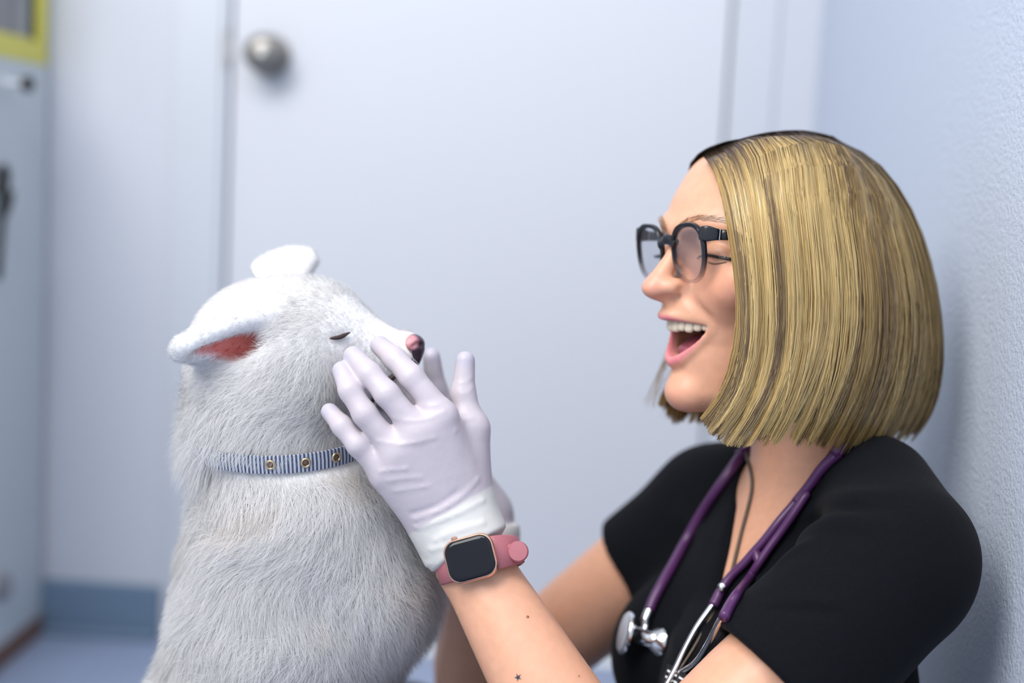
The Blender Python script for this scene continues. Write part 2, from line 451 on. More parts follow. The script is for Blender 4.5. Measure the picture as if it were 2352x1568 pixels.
# baseboard between cabinet and door
bt = at(230, 1335, BY)[2]
struct('baseboard_back', MB().box((LX - 0.3, BY - 0.012, 0), (DL - 0.0855, BY, bt), 0.002).box((LX - 0.3, BY - 0.03, 0), (DL - 0.0855, BY - 0.012, 0.012), 0.004), MAT['basec'])
struct('baseboard_right', MB().box((WX - 0.010, -1.6, 0), (WX, BY - 0.02, bt), 0.002), MAT['basec'])

# ------------------------------------------------------------------ the woman: skin
HO = at(1785, 625, 1.20)                        # between the ears
_ya, _ro = math.radians(26), math.radians(4)
_f = V(-math.cos(_ya), -math.sin(_ya), 0); _l = V(math.sin(_ya), -math.cos(_ya), 0); _z = V(0, 0, 1)
HR = np.stack([_f, _l * math.cos(_ro) + _z * math.sin(_ro), _z * math.cos(_ro) - _l * math.sin(_ro)])   # rows: forward, left, up
def h2w(p): return HO + (np.asarray(p, float) / 1000) @ HR
def w2h(p): return (p - HO) @ HR.T * 1000
def hloc(px, py, yl):
    """head coordinates (mm) of a picture point lying yl mm left of the middle of the face"""
    d = ray(px, py); t = (yl / 1000 - (EYE - HO) @ HR[1]) / (d @ HR[1])
    return w2h(EYE + d * t)

def table(z, v, s=3.0):
    zz = np.arange(-160, 161, 1.0); vv = np.interp(zz, z[::-1], v[::-1])
    g = np.exp(-0.5 * (np.arange(-9, 10) / s) ** 2); g /= g.sum()
    return zz, np.convolve(np.pad(vv, 9, 'edge'), g, 'valid')
_pz = [110, 84, 62, 45, 34, 24, 12, 0, -12, -22, -30, -38, -46, -60, -72, -78, -84, -92, -101, -108, -114, -119, -124]
_px = [52, 76, 90, 97, 99, 95, 92, 92, 95, 102, 106, 106, 101, 97, 97, 96, 95.5, 96, 97, 94, 86, 70, 45]
X0T = table(_pz, _px, 2.2)
W0T = table([110, 80, 60, 35, 15, -5, -25, -45, -65, -85, -100, -115], [50, 64, 69, 70, 71, 70, 66, 60, 54, 47, 41, 32], 5)

def tube_d(p, pts, rs): return chain(p, [np.asarray(q, float) for q in pts], rs)
MOUTH_W = 28.5
def mouth_shape(p):
    """signed distance-like value of the open mouth, in the face's front plane"""
    y = np.abs(p[:, 1]); s = np.clip(y / MOUTH_W, 0, 1)
    zt = -41.0 - 3.0 * s ** 2
    zb = -44.5 - 26.0 * np.clip(1 - s ** 1.6, 0, 1) ** 0.75
    return np.maximum(np.maximum(p[:, 2] - zt, zb - p[:, 2]), y - MOUTH_W)
def head_sdf(p):
    x, z = p[:, 0], p[:, 2]; y = np.abs(p[:, 1])
    m = np.stack([x, y, z], 1)
    d = ell(p, (-14, 0, 27), (95, 72, 82))
    # mask of the face
    X0 = np.interp(z, *X0T); W = np.interp(z, *W0T); xc = 8.0; n = np.interp(z, [-110, -85, -60, -30, -10, 20, 50], [2.0, 1.9, 1.72, 1.75, 1.9, 2.2, 2.25])
    q = (np.maximum(x - xc, 0) / np.maximum(X0 - xc, 8)) ** n + (y / W) ** n
    f = (np.maximum(q, 1e-9) ** (1 / n) - 1) * np.minimum(W, np.maximum(X0 - xc, 8)) * 0.95
    zl = np.interp(x, [-30, 0, 20, 45, 70, 84, 95, 110], [-52, -76, -96, -112, -120, -118, -113, -108])
    f = smax(f, (zl - z) * 0.85, 16)
    f = smax(f, (-30 - x), 20)
    f = smax(f, z - 105, 20)
    d = smin(d, f, 14)
    # neck
    d = smin(d, tube_d(p, [(-28, 0, -20), (-36, 0, -110), (-44, 0, -190), (-52, 0, -235)], [50, 49, 51, 56]), 18)
    # brow, sockets, lids, cheeks
    d = smin(d, tube_d(m, [(95, 6, 33), (91, 26, 38), (76, 46, 34)], [5, 5, 4]), 10)
    d = smax(d, -ell(m, (97, 31, 14), (14, 17, 10)), 8)
    d = smin(d, ell(m, (79, 33, 13), (11.5, 14.5, 10.5)), 3)
    d = smax(d, -tube_d(m, [(92, 20, 11), (92.5, 31, 12.6), (87, 43, 11.6), (78, 55, 10)], [0.9, 0.9, 0.9, 0.6]), 1.5)
    for z1, z2 in ((17, 22), (14, 15.5), (7, 5)):
        d = smax(d, -tube_d(m, [(83, 50, z1), (74, 59, z2)], [0.7, 0.4]), 2.0)
    d = smax(d, -tube_d(m, [(90, 24, 4), (90, 34, 3), (83, 46, 5)], [0.8, 0.9, 0.5]), 3.0)
    d = smin(d, ell(m, (69, 40, -14), (20, 21, 16)), 18)
    d = smin(d, ell(m, (60, 49, -5), (20, 20, 14)), 18)
    # nose
    d = smin(d, tube_d(p, [(93, 0, 26), (102, 0, 8), (113, 0, -9)], [6.0, 6.6, 8.4]), 8)
    d = smin(d, ell(p, (115.5, 0, -15.0), (11.7, 10.5, 8.8)), 6)
    d = smin(d, ell(m, (102.5, 11.5, -13.8), (12, 6.8, 7.0)), 7)
    d = smin(d, tube_d(p, [(115, 0, -19.5), (103, 0, -24.5)], [4.2, 4.5]), 4)
    d = smax(d, -tube_d(m, [(114, 7.0, -22.5), (108, 10.5, -21.8), (102, 13.0, -21.5)], [2.2, 3.4, 2.4]), 1.6)
    # fold from nostril to mouth corner
    d = smax(d, -tube_d(m, [(102, 18.5, -16), (96, 25, -25), (86, 33, -37), (78, 38, -51), (74, 42, -68)], [1.4, 1.9, 1.6, 0.4, -2.5]), 7)
    # lips
    d = smin(d, tube_d(m, [(106.5, 0, -38.5), (105, 6, -37.2), (95, 16, -38.5), (78, 29, -43.5)], [3.6, 3.8, 3.3, 2.2]), 5)
    d = smin(d, tube_d(m, [(97.5, 0, -74), (95.5, 8, -71.5), (88.5, 17, -62), (77.5, 28.5, -46)], [4.8, 4.6, 3.8, 2.2]), 5)
    # chin, crease under lip
    d = smin(d, ell(p, (84, 0, -101), (15, 17, 14)), 10)
    # mouth opening and the cavity behind it
    o = np.maximum(mouth_shape(p) * 0.8, 66 - x)
    cav = ell(p, (66, 0, -53), (30, 25, 22))
    d = smax(d, -np.minimum(o, cav + 0.0), 2.2)
    return d

# body joints
SHL, SHR = at(2030, 1335, 1.06), at(1630, 1180, 1.34)
_tl = at(2008, 1288, 1.07)                      # top of the near shoulder blade
ELL, ELR = at(1425, 1885, 1.0), at(1085, 1620, 1.42)
WRL, WRR = at(1083, 1290, 1.075), at(1108, 1250, 1.245)
BO = (_tl + SHR) / 2
_bl = nrm((_tl - SHR) * V(1, 1, 0)); _bf = np.cross(_bl, V(0, 0, 1)) ; _bf = nrm(_bf)
BR = np.stack([_bf, _bl, V(0, 0, 1)])
def w2b(p): return (p - BO) @ BR.T * 1000
def b2w(p): return BO + (np.asarray(p, float) / 1000) @ BR
bSL, bSR = w2b(SHL[None])[0], w2b(SHR[None])[0]
bNK = w2b(h2w((-50, 0, -225))[None])[0]
def torso_b(b, g=0.0):
    m = np.stack([b[:, 0], np.abs(b[:, 1]), b[:, 2]], 1)
    d = ell(b, (-8, 0, -145), (96 + g, 146 + g, 172 + g))
    d = smin(d, chain(b, [bNK, V(-42, 70, 50), bSL + V(-24, -12, 20)], [52 + g, 44 + g, 46 + g]), 40)
    d = smin(d, chain(b, [bNK, V(-22, -80, 22), bSR + V(-4, 12, 10)], [52 + g, 44 + g, 46 + g]), 40)
    d = smin(d, ell(m, (64, 58, -125), (52 + g, 62 + g, 60 + g)), 40)
    d = smin(d, ell(b, (15, 0, -300), (112 + g, 140 + g, 130 + g)), 60)
    d = smin(d, ell(b, (0, 0, -400), (125 + g, 172 + g, 110 + g)), 60)
    return d
def arm_w(p, S, E, Wr, sc=1.0):
    fm = E + (Wr - E) * 0.3
    d = chain(p, [S, S + (E - S) * 0.5, E], [0.050 * sc, 0.047 * sc, 0.040 * sc])
    d = smin(d, chain(p, [E, fm, Wr], [0.038 * sc, 0.0415 * sc, 0.0275 * sc]), 0.02)
    return d
GLL = {}   # hand joints
def joints(rows): return [[at(*q) for q in r] for r in rows]
LH = dict(
    wrist=at(1062, 1232, 1.075),
    fingers=joints([
        [(1012, 948, 1.062), (945, 866, 1.065), (908, 825, 1.075), (872, 793, 1.088)],
        [(955, 985, 1.056), (889, 905, 1.055), (848, 858, 1.062), (811, 817, 1.074)],
        [(905, 1032, 1.054), (838, 951, 1.052), (804, 896, 1.057), (785, 851, 1.069)],
        [(878, 1082, 1.058), (822, 1022, 1.052), (786, 978, 1.056), (757, 945, 1.066)]]),
    thumb=[at(1078, 1130, 1.083), at(1083, 985, 1.088), at(1063, 905, 1.094), at(1069, 828, 1.098)])
RH = dict(
    wrist=at(1098, 1205, 1.238),
    fingers=joints([
        [(985, 960, 1.222), (930, 890, 1.228), (890, 850, 1.222), (855, 815, 1.212)],
        [(955, 1000, 1.236), (890, 920, 1.242), (845, 880, 1.234), (805, 845, 1.222)],
        [(930, 1045, 1.240), (865, 970, 1.248), (825, 925, 1.238), (790, 885, 1.226)],
        [(915, 1090, 1.236), (860, 1035, 1.244), (825, 995, 1.236), (800, 960, 1.226)]]),
    thumb=[at(1085, 1110, 1.222), at(1040, 985, 1.206), at(1000, 893, 1.198), at(991, 818, 1.192)])
def hand_sdf(p, H, g=0.0):
    d = None
    Wp = H['wrist']
    rm = [0.0122, 0.0128, 0.0124, 0.0112]
    rf = [(0.0098, 0.0088, 0.0082, 0.0070), (0.0099, 0.0088, 0.0082, 0.0071), (0.0096, 0.0085, 0.0079, 0.0069), (0.0086, 0.0077, 0.0072, 0.0062)]
    mc = np.mean([f[0] for f in H['fingers']], 0)
    for i, f in enumerate(H['fingers']):
        w0 = Wp + (f[0] - mc) * 0.42
        e = rcone(p, w0, f[0] + (w0 - f[0]) * 0.06, 0.0150 + g, rm[i] + g)
        d = e if d is None else smin(d, e, 0.022)
    fg = None
    for i, f in enumerate(H['fingers']):
        e = chain(p, f, [r + g for r in rf[i]], 0.004)
        fg = e if fg is None else smin(fg, e, 0.0026)
    d = smin(d, fg, 0.008)
    t = H['thumb']
    d = smin(d, rcone(p, Wp + (t[0] - Wp) * 0.3, t[1], 0.0155 + g, 0.0115 + g), 0.018)
    d = smin(d, chain(p, t, [0.0150 + g, 0.0112 + g, 0.0090 + g, 0.0070 + g], 0.005), 0.010)
    return d

def skin_sdf(p):
    d = np.full(len(p), 9.0)
    h = w2h(p); near = (np.abs(h - V(0, 0, -70)) < V(190, 160, 260)).all(1)
    hd = 0.03 + np.maximum(np.abs(h - V(0, 0, -70)) - V(190, 160, 260), 0).max(1) / 1000
    if near.any(): hd[near] = head_sdf(h[near]) / 1000
    d = np.minimum(d, hd)
    d = smin(d, torso_b(w2b(p)) / 1000, 0.03)
    for S, E, Wr, H in ((SHL, ELL, WRL, LH), (SHR, ELR, WRR, RH)):
        d = smin(d, arm_w(p, S, E, Wr), 0.02)
        mc = np.mean([f[0] for f in H['fingers']], 0)
        d = smin(d, chain(p, [Wr, H['wrist'], mc], [0.0265, 0.019, 0.009]), 0.01)
    return d
SKIN_TONE = np.array(lin(222, 168, 138)); 
def skin_colour(v):
    h = w2h(v); x, y, z = h[:, 0], np.abs(h[:, 1]), h[:, 2]
    m = np.stack([x, y, z], 1)
    c = np.tile(SKIN_TONE, (len(v), 1))
    def mixin(col, w):
        nonlocal c
        w = np.clip(w, 0, 1)[:, None]; c = c * (1 - w) + np.array(col) * w
    sm = lambda d, a, b: np.clip((b - d) / (b - a), 0, 1) ** 2 * (3 - 2 * np.clip((b - d) / (b - a), 0, 1))
    on = (np.abs(h - V(60, 0, -20)) < V(90, 90, 120)).all(1)
    mixin(lin(214, 134, 108), on * 0.38 * sm(ell(m, (75, 46, -14), (22, 20, 18)), -14, 12))
    mixin(lin(224, 150, 134), on * 0.6 * sm(ell(p=h, c=(118, 0, -14), r=(14, 14, 12)), -10, 6))
    mixin(lin(226, 160, 140), on * 0.3 * sm(ell(p=h, c=(96, 0, -104), r=(16, 20, 16)), -10, 6))
    lip = np.minimum(tube_d(m, [(108, 0, -39.5), (106, 6, -38.6), (96.5, 16, -40), (79.5, 29, -44)], [3.4, 3.5, 2.8, 1.4]),
                     tube_d(m, [(99.5, 0, -73), (97.5, 8, -70.5), (90.5, 17, -61), (79, 28.5, -46)], [5.0, 4.8, 3.8, 1.6]))
    mixin(lin(218, 132, 138), on * 0.95 * sm(lip, -0.6, 1.4))
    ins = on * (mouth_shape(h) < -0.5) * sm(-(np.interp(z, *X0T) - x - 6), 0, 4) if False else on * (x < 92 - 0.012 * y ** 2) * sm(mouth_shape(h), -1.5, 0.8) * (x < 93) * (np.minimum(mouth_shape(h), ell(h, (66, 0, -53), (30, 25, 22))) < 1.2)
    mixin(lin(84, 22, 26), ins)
    mixin(lin(190, 120, 104), on * 0.5 * sm(tube_d(m, [(90, 20, 11), (91.5, 31, 13.5), (86, 45, 11)], [1.5, 1.5, 1.5]), 0, 3))
    return np.concatenate([c, np.ones((len(v), 1))], 1)

woman = thing('person', None, 'woman with a blonde bob laughing at the dog, in black top and gloves', 'person')
_fc = h2w((85, 0, -40))                          # fine grid around the face
gx = axis((min(ELR[0], WRL[0]) - 0.12, _fc[0] - 0.062, 0.0043), (_fc[0] - 0.062, _fc[0] + 0.060, 0.0013), (_fc[0] + 0.060, WX - 0.002, 0.0043))
gy = axis((0.90, _fc[1] - 0.062, 0.0043), (_fc[1] - 0.062, _fc[1] + 0.058, 0.0013), (_fc[1] + 0.058, 1.56, 0.0043))
gz = axis((0.01, _fc[2] - 0.090, 0.0043), (_fc[2] - 0.090, _fc[2] + 0.095, 0.0013), (_fc[2] + 0.095, HO[2] + 0.125, 0.0043))
sv, sq = sdf_surface(skin_sdf, gx, gy, gz)
sv = relax(sv, sq, 1, 0.4)
body = mesh_obj('body', sv, sq, MAT['skin'], woman, True, {'Col': ('FLOAT_COLOR', skin_colour(sv))})
print('skin', len(sq))

# ------------------------------------------------------------------ face details
def grad(fn, p, e):
    g = np.zeros_like(p)
    for i in range(3):
        o = np.zeros(3); o[i] = e
        g[:, i] = fn(p + o) - fn(p - o)
    return nrm(g)
def push_out(p, fn, gap, it=3, e=0.5):
    """lift points so that they lie at least gap outside the solid fn"""
    p = p.copy(); idx = np.arange(len(p))
    for _ in range(it):
        d = fn(p[idx]); m = d < gap
        idx = idx[m]
        if not len(idx): break
        p[idx] += grad(fn, p[idx], e) * (gap - d[m])[:, None]
    return p
def superell(c, R, r, n=3.2, seg=10, taper=0.0):
    """rounded block: axes rows R, half sizes r"""
    vs, fs = [], []
    S_ = lambda a, e: math.copysign(abs(a) ** e, a)
    e = 2 / n
    for i in range(seg + 1):
        ph = -math.pi / 2 + math.pi * i / seg
        for j in range(2 * seg):
            th = math.pi * j / seg
            q = V(S_(math.cos(ph), e) * S_(math.cos(th), e), S_(math.cos(ph), e) * S_(math.sin(th), e), S_(math.sin(ph), e))
            k = 1 - taper * q[2]
            q = q * r * V(k, k, 1)
            vs.append(np.asarray(c) + q @ R)
    n2 = 2 * seg
    for i in range(seg):
        for j in range(n2):
            fs.append([i * n2 + j, i * n2 + (j + 1) % n2, (i + 1) * n2 + (j + 1) % n2, (i + 1) * n2 + j])
    return vs, fs
_ya = np.linspace(0, 34, 400); _xa = 101.0 - 0.024 * _ya ** 2
_sa = np.concatenate([[0], np.cumsum(np.hypot(np.diff(_ya), np.diff(_xa)))])
sl_ = 0.0
for wd, ht, tz in ((8.4, 6.2, 0), (6.8, 5.6, 0.4), (7.6, 6.2, 0.1), (7.2, 5.5, 0.6), (7.0, 5.2, 0.9), (9.0, 5.0, 1.2)):
    ym = float(np.interp(sl_ + wd / 2, _sa, _ya)); x = 101.0 - 0.024 * ym ** 2
    for s in (1, -1):
        sl = math.atan(-0.048 * ym) * s
        Rt = np.stack([V(math.cos(sl), -math.sin(sl), 0.10), V(math.sin(sl), math.cos(sl), 0), V(-0.10, 0, 1)])
        no = V(math.cos(sl), -math.sin(sl), 0)
        v, f = superell(V(x, ym * s, -44.2 + tz) - no * 3.4, nrm(Rt), V(3.4, wd / 2 + 0.05, ht), 2.8, 8, 0.12)
        MB().add(h2w(np.array(v)), f).build('tooth', MAT['teeth'], body)
    sl_ += wd * 0.99
gp = np.array([(96 - 0.024 * y * y, y, -37.5) for y in np.linspace(-19, 19, 21)])
MB().tube(h2w(gp), 0.0042, 10).build('gum', MAT['tongue'], body)
def tongue_sdf(p):
    d = chain(p, [V(56, 0, -62), V(72, 0, -61), V(86, 0, -66.5)], [12, 11, 7])
    q = p * V(1, 0.62, 1.25) - V(0, 0, -62 * 0.25)
    d = chain(q, [V(56, 0, -62), V(72, 0, -61), V(85, 0, -66)], [12, 11, 6.5])
    return smax(d, -rcone(p, V(60, 0, -49), V(90, 0, -56), 1.2, 1.0), 4)
tv, tq = sdf_surface(tongue_sdf, axis((40, 96, 1.2)), axis((-24, 24, 1.2)), axis((-80, -44, 1.2)))
mesh_obj('tongue', h2w(tv), tq, MAT['tongue'], body)
lt = np.array([(97 - 3.5 - 0.021 * y * y, y, -68.5 + 0.006 * y * y) for y in np.linspace(-17, 17, 15)])
bvh_skin = BVHTree.FromPolygons([Vector(p) for p in sv], [list(map(int, q)) for q in sq])
def on_skin(p, off):
    loc, nor, i, d = bvh_skin.find_nearest(Vector(p))
    return np.array(loc) + np.array(nor) * off, np.array(nor)
# closed lids: lash line, lashes, brows
for s in (1, -1):
    L = [on_skin(h2w((x, y * s, z)), 0.0004)[0] for x, y, z in crom([(93, 20, 11), (95, 26, 12.0), (95, 32, 12.6), (91, 40, 12.2), (86, 47, 11), (79, 54, 10)], 22)]
    MB().tube(L, list(np.linspace(0.0003, 0.0014, 22)), 8).build('lash_line', MAT['lash'], body)
    L2 = [on_skin(h2w((x, y * s, z)), 0.0003)[0] for x, y, z in crom([(91, 36, 6.5), (87, 44, 5.5), (81, 51, 6.5)], 10)]
    MB().tube(L2, [0.0002] + [0.0006] * 8 + [0.0002], 6).build('lower_lash_line', MAT['brow'], body)
    n = 130; P = np.zeros((n, 5, 3)); N = np.zeros((n, 5, 3))
    for i in range(n):
        u = rng.uniform(0.15, 1.0) ** 0.8; k = u * 21; j = min(int(k), 20); b0 = L[j] + (L[j + 1] - L[j]) * (k - j)
        pt, nr = on_skin(b0, 0.0005)
        out = nrm(nr * 0.7 - HR[2] * 0.75 + HR[1] * s * (0.9 * u - 0.2) + rng.normal(0, 0.12, 3))
        ln = rng.uniform(0.005, 0.0085)
        for q in range(5):
            t = q / 4; P[i, q] = pt + out * ln * t + HR[2] * 0.004 * t * t; N[i, q] = nr
    W = np.tile(np.array([0.00035, 0.00032, 0.00026, 0.00018, 0.00006]), (n, 1))
    ribbons('eyelashes', P, W, N, np.tile(np.array(lin(40, 28, 22)), (n, 5, 1)), MAT['hair'], body)
    n = 150; P = np.zeros((n, 4, 3)); N = np.zeros((n, 4, 3))
    cen = crom([(103, 9, 33), (100, 20, 38.5), (94, 32, 41.5), (84, 45, 40), (76, 52, 35.5)], 40)
    for i in range(n):
        u = rng.uniform(0, 1); c = cen[int(u * 39)]
        wv = 3.6 * (1 - 0.65 * u)
        p0, nr = on_skin(h2w((c[0], c[1] * s, c[2] + rng.uniform(-wv, wv))), 0.0003)
        out = nrm(HR[1] * s * 1.0 - HR[0] * 0.55 + HR[2] * (0.7 - 1.0 * u) + rng.normal(0, 0.12, 3))
        out = nrm(out - nr * (out @ nr) + nr * 0.16); ln = rng.uniform(0.005, 0.009)
        for q in range(4): P[i, q] = p0 + out * ln * q / 3; N[i, q] = nr
    ribbons('eyebrow', P, np.tile(np.array([0.0005, 0.00045, 0.0003, 0.0001]), (n, 1)), N, np.tile(np.array(lin(168, 128, 94)), (n, 4, 1)) * rng.uniform(0.7, 1.2, (n, 1, 1)), MAT['hair'], body)

def fade(x, a, b):
    u = np.clip((x - a) / (b - a), 0, 1); return u * u * (3 - 2 * u)
# ------------------------------------------------------------------ hair: bob combed down from a parting
GD = [
    [(1614, 356, 6), (1640, 400, 34), (1664, 470, 58), (1680, 560, 73), (1694, 680, 77), (1690, 780, 76), (1666, 880, 72), (1608, 962, 64)],
    [(1690, 322, 4), (1735, 380, 47), (1752, 480, 70), (1766, 600, 84), (1772, 720, 87), (1764, 830, 83), (1728, 930, 80), (1668, 1022, 72)],
    [(1770, 303, 3), (1828, 360, 51), (1852, 470, 74), (1868, 600, 87), (1872, 720, 92), (1858, 830, 92), (1824, 930, 88), (1775, 1020, 80)],
    [(1840, 299, 2), (1912, 365, 48), (1958, 480, 72), (1982, 610, 87), (1988, 730, 93), (1974, 840, 93), (1938, 940, 88), (1888, 1030, 80)],
    [(1885, 306, 1), (1985, 384, 37), (2048, 500, 56), (2084, 630, 70), (2094, 750, 76), (2085, 850, 76), (2052, 950, 71), (2000, 1040, 63)],
    [(1905, 311, 0), (2030, 395, 14), (2108, 520, 28), (2146, 650, 38), (2162, 770, 42), (2160, 860, 41), (2142, 940, 38), (2095, 1010, 33)],
]
gl = [[hloc(*q) for q in g] for g in GD]
gback = [V(q[0] - 3, 0, q[2]) for q in gl[-1]]
left = np.array(gl)
right = left * V(1, -1, 1)
# the far side is combed further back off the face
_tb = np.linspace(0, 1, right.shape[1])
right[0] += np.stack([-48 * fade(_tb, -0.15, 0.28) + 16 * fade(_tb, 0.65, 1.0), 2 * _tb, 0 * _tb], 1)
right[1] += np.stack([-34 * fade(_tb, -0.1, 0.35), 0 * _tb, 0 * _tb], 1)
right[2] += np.stack([-12 * fade(_tb, 0.0, 0.4), 0 * _tb, 0 * _tb], 1)
HG = np.concatenate([right, [gback], left[::-1]])          # 13 guides, right front -> back -> left front
HG = np.stack([crom(g, 9) for g in HG])
def cr_w(t):
    return np.stack([-0.5 * t + t ** 2 - 0.5 * t ** 3, 1 - 2.5 * t ** 2 + 1.5 * t ** 3, 0.5 * t + 2 * t ** 2 - 1.5 * t ** 3, -0.5 * t ** 2 + 0.5 * t ** 3], -1)
_pad = np.concatenate([[2 * HG[0] - HG[1]], HG, [2 * HG[-1] - HG[-2]]])
_pad = np.concatenate([2 * _pad[:, :1] - _pad[:, 1:2], _pad, 2 * _pad[:, -1:] - _pad[:, -2:-1]], 1)
NA, NT = HG.shape[0] - 1, HG.shape[1] - 1
def hair_surf(a, t):
    """a 0..12 around the head, t 0..1 root to hem; mm in head coordinates"""
    a = np.clip(a, 0, NA - 1e-6); tt = np.clip(t, 0, 1.06) * NT
    i = a.astype(int); j = np.minimum(tt.astype(int), NT - 1)
    wa, wt = cr_w(a - i), cr_w(tt - j)
    out = 0
    for m in range(4):
        for n in range(4):
            out = out + (wa[..., m] * wt[..., n])[..., None] * _pad[i + m, j + n]
    return out
def hair_normal(a, t):
    e = 0.04
    da = hair_surf(a + e, t) - hair_surf(a - e, t); dt = hair_surf(a, np.minimum(t + 0.01, 1)) - hair_surf(a, np.maximum(t - 0.01, 0))
    n = nrm(np.cross(da, dt))
    c = hair_surf(a, t) - V(-20, 0, 10)
    n = n * np.sign((n * c).sum(-1, keepdims=True) + 1e-9)
    w = fade(t, 0.0, 0.09)[..., None]                     # along the parting the hair lies flat on the crown
    return nrm(n * w + V(0, 0, 1) * (1 - w))
# underlayer: a closed shell just below the strands
ua = np.linspace(0.30, NA - 0.30, 97); ut = np.linspace(0, 0.93, 41)
A2, T2 = np.meshgrid(ua, ut, indexing='ij')
Ps = hair_surf(A2, T2); Ns = hair_normal(A2, T2)
inn = Ps - Ns * (5.0 + 4.0 * fade(T2, 0.05, 0.4))[..., None]
inn = push_out(inn.reshape(-1, 3), head_sdf, 0.5, 6).reshape(inn.shape)
inn2 = push_out((inn - Ns * 4).reshape(-1, 3), head_sdf, 0.2).reshape(inn.shape)
nA, nT = A2.shape
idx = np.arange(nA * nT).reshape(nA, nT)
q1 = np.stack([idx[:-1, :-1], idx[1:, :-1], idx[1:, 1:], idx[:-1, 1:]], -1).reshape(-1, 4)
K = nA * nT
rim = []
for line in (idx[0], idx[-1]): rim += [[line[k], line[k + 1], line[k + 1] + K, line[k] + K] for k in range(nT - 1)]
rim += [[idx[k, -1], idx[k + 1, -1], idx[k + 1, -1] + K, idx[k, -1] + K] for k in range(nA - 1)]
uv_ = np.concatenate([inn.reshape(-1, 3), inn2.reshape(-1, 3)])
hair = None
ucol = np.array(lin(150, 122, 76))[None] * rng.uniform(0.75, 1.1, (K, 1))
droot = np.array(lin(96, 76, 56))[None]
w_ = fade(T2.reshape(-1, 1), 0.05, 0.16); ucol = droot * (1 - w_) + ucol * w_
ucol = np.concatenate([ucol, ucol]); 
# strands
NCL = 330
ca = rng.uniform(0.02, NA - 0.02, NCL)
front = rng.uniform(size=NCL) < 0.10
ca[front] = np.where(rng.uniform(size=front.sum()) < 0.5, rng.uniform(0, 0.5, front.sum()), NA - rng.uniform(0, 0.5, front.sum()))
ccol = rng.choice(3, NCL, p=[0.40, 0.35, 0.25])
pal = np.array([lin(224, 193, 128), lin(184, 151, 92), lin(118, 91, 58)])
cdep = rng.uniform(0, 1, NCL) ** 1.3 * 7.0
croot = 0.05 + 0.24 * rng.uniform(0, 1, NCL) ** 1.6 + 0.06 * (ccol == 2)
cwid = rng.uniform(0.05, 0.19, NCL)
cend = 1.01 - np.abs(rng.normal(0, 0.028, NCL))
SPC, SS = 64, 16
n = NCL * SPC
ci = np.repeat(np.arange(NCL), SPC)
off = rng.normal(0, 1, n)
ts = np.linspace(0, 1, SS)[None] ** 1.25
tend = np.clip(cend[ci] - np.abs(rng.normal(0, 0.02, n)), 0.75, 1.02)[:, None]
tt = ts * tend
pinch = 1 - 0.72 * fade(tt, 0.55, 1.0)
wob = 0.03 * np.sin(tt * rng.uniform(3, 9, n)[:, None] + rng.uniform(0, 6.3, n)[:, None]) * fade(tt, 0.1, 0.5)
aa = ca[ci][:, None] + off[:, None] * cwid[ci][:, None] * pinch + wob
aa = np.clip(aa, 0.0 + 0.25 * rng.uniform(size=(n, 1)) ** 3, NA - 0.25 * rng.uniform(size=(n, 1)) ** 3)
Pn = hair_normal(aa, np.clip(tt, 0.01, 0.99)); Pp = hair_surf(aa, tt)
dep = (cdep[ci] + np.abs(rng.normal(0, 1.0, n)))[:, None] * fade(tt, 0.12, 0.45) + 0.25 * off[:, None] ** 2 * fade(tt, 0.05, 0.3) - 1.0 + 1.2 * np.sin(ca[ci] * 37)[:, None] * fade(tt, 0.2, 0.6)
dep = dep * fade(tt, 0.0, 0.09)
Pp = Pp - Pn * dep[..., None]
stray = rng.uniform(size=n) < 0.02
Pp[stray] += (Pn[stray] * (rng.uniform(1, 5, stray.sum())[:, None] * fade(tt[stray], 0.3, 1))[..., None]) + (rng.normal(0, 3, (stray.sum(), 1, 3)) * fade(tt[stray], 0.5, 1)[..., None])
Pp = push_out(Pp.reshape(-1, 3), head_sdf, 3.4, 5).reshape(Pp.shape)
Pp += Pn * (np.abs(rng.normal(0, 0.5, (n, 1))) * fade(tt, 0.02, 0.10))[..., None]
own = rng.choice(3, n, p=[0.40, 0.38, 0.22])
base = np.where((rng.uniform(size=n) < 0.22)[:, None], pal[own], pal[ccol[ci]]) * rng.uniform(0.82, 1.12, (n, 1))
mixr = fade(tt, croot[ci][:, None] * 0.35, croot[ci][:, None] * 1.2 + 0.01)[..., None]
col = np.array(lin(80, 62, 48)) * (1 - mixr) + base[:, None] * mixr
Wd = 0.00045 * np.ones((n, SS)) * (1 - 0.6 * fade(np.broadcast_to(ts, (n, SS)), 0.75, 1.0))
Tn = nrm(np.gradient(Pp, axis=1)); sd = np.cross(Tn, Pn)
rot = rng.normal(0, 0.35, (n, 1, 1)); sdr = nrm(sd + Pn * rot)
shn = nrm(Pn + sd * np.clip(rng.normal(0, 0.20, (n, 1, 1)), -0.5, 0.5))
wP, wN, wS = h2w(Pp), shn @ HR, sdr @ HR
hair = ribbons('hair', wP, Wd, wN, col, MAT['hair'], woman, wS)
tag(hair, 'straight blonde bob with darker roots', kind='stuff')
mesh_obj('hair_underlayer', h2w(uv_), [list(map(int, q)) for q in q1] + [[int(b) + K for b in q[::-1]] for q in q1] + rim, MAT['hair'], hair, True,
         {'Col': ('FLOAT_COLOR', np.concatenate([ucol, np.ones((2 * K, 1))], 1)), 'Nrm': ('FLOAT_VECTOR', np.concatenate([Ns.reshape(-1, 3)] * 2) @ HR)})

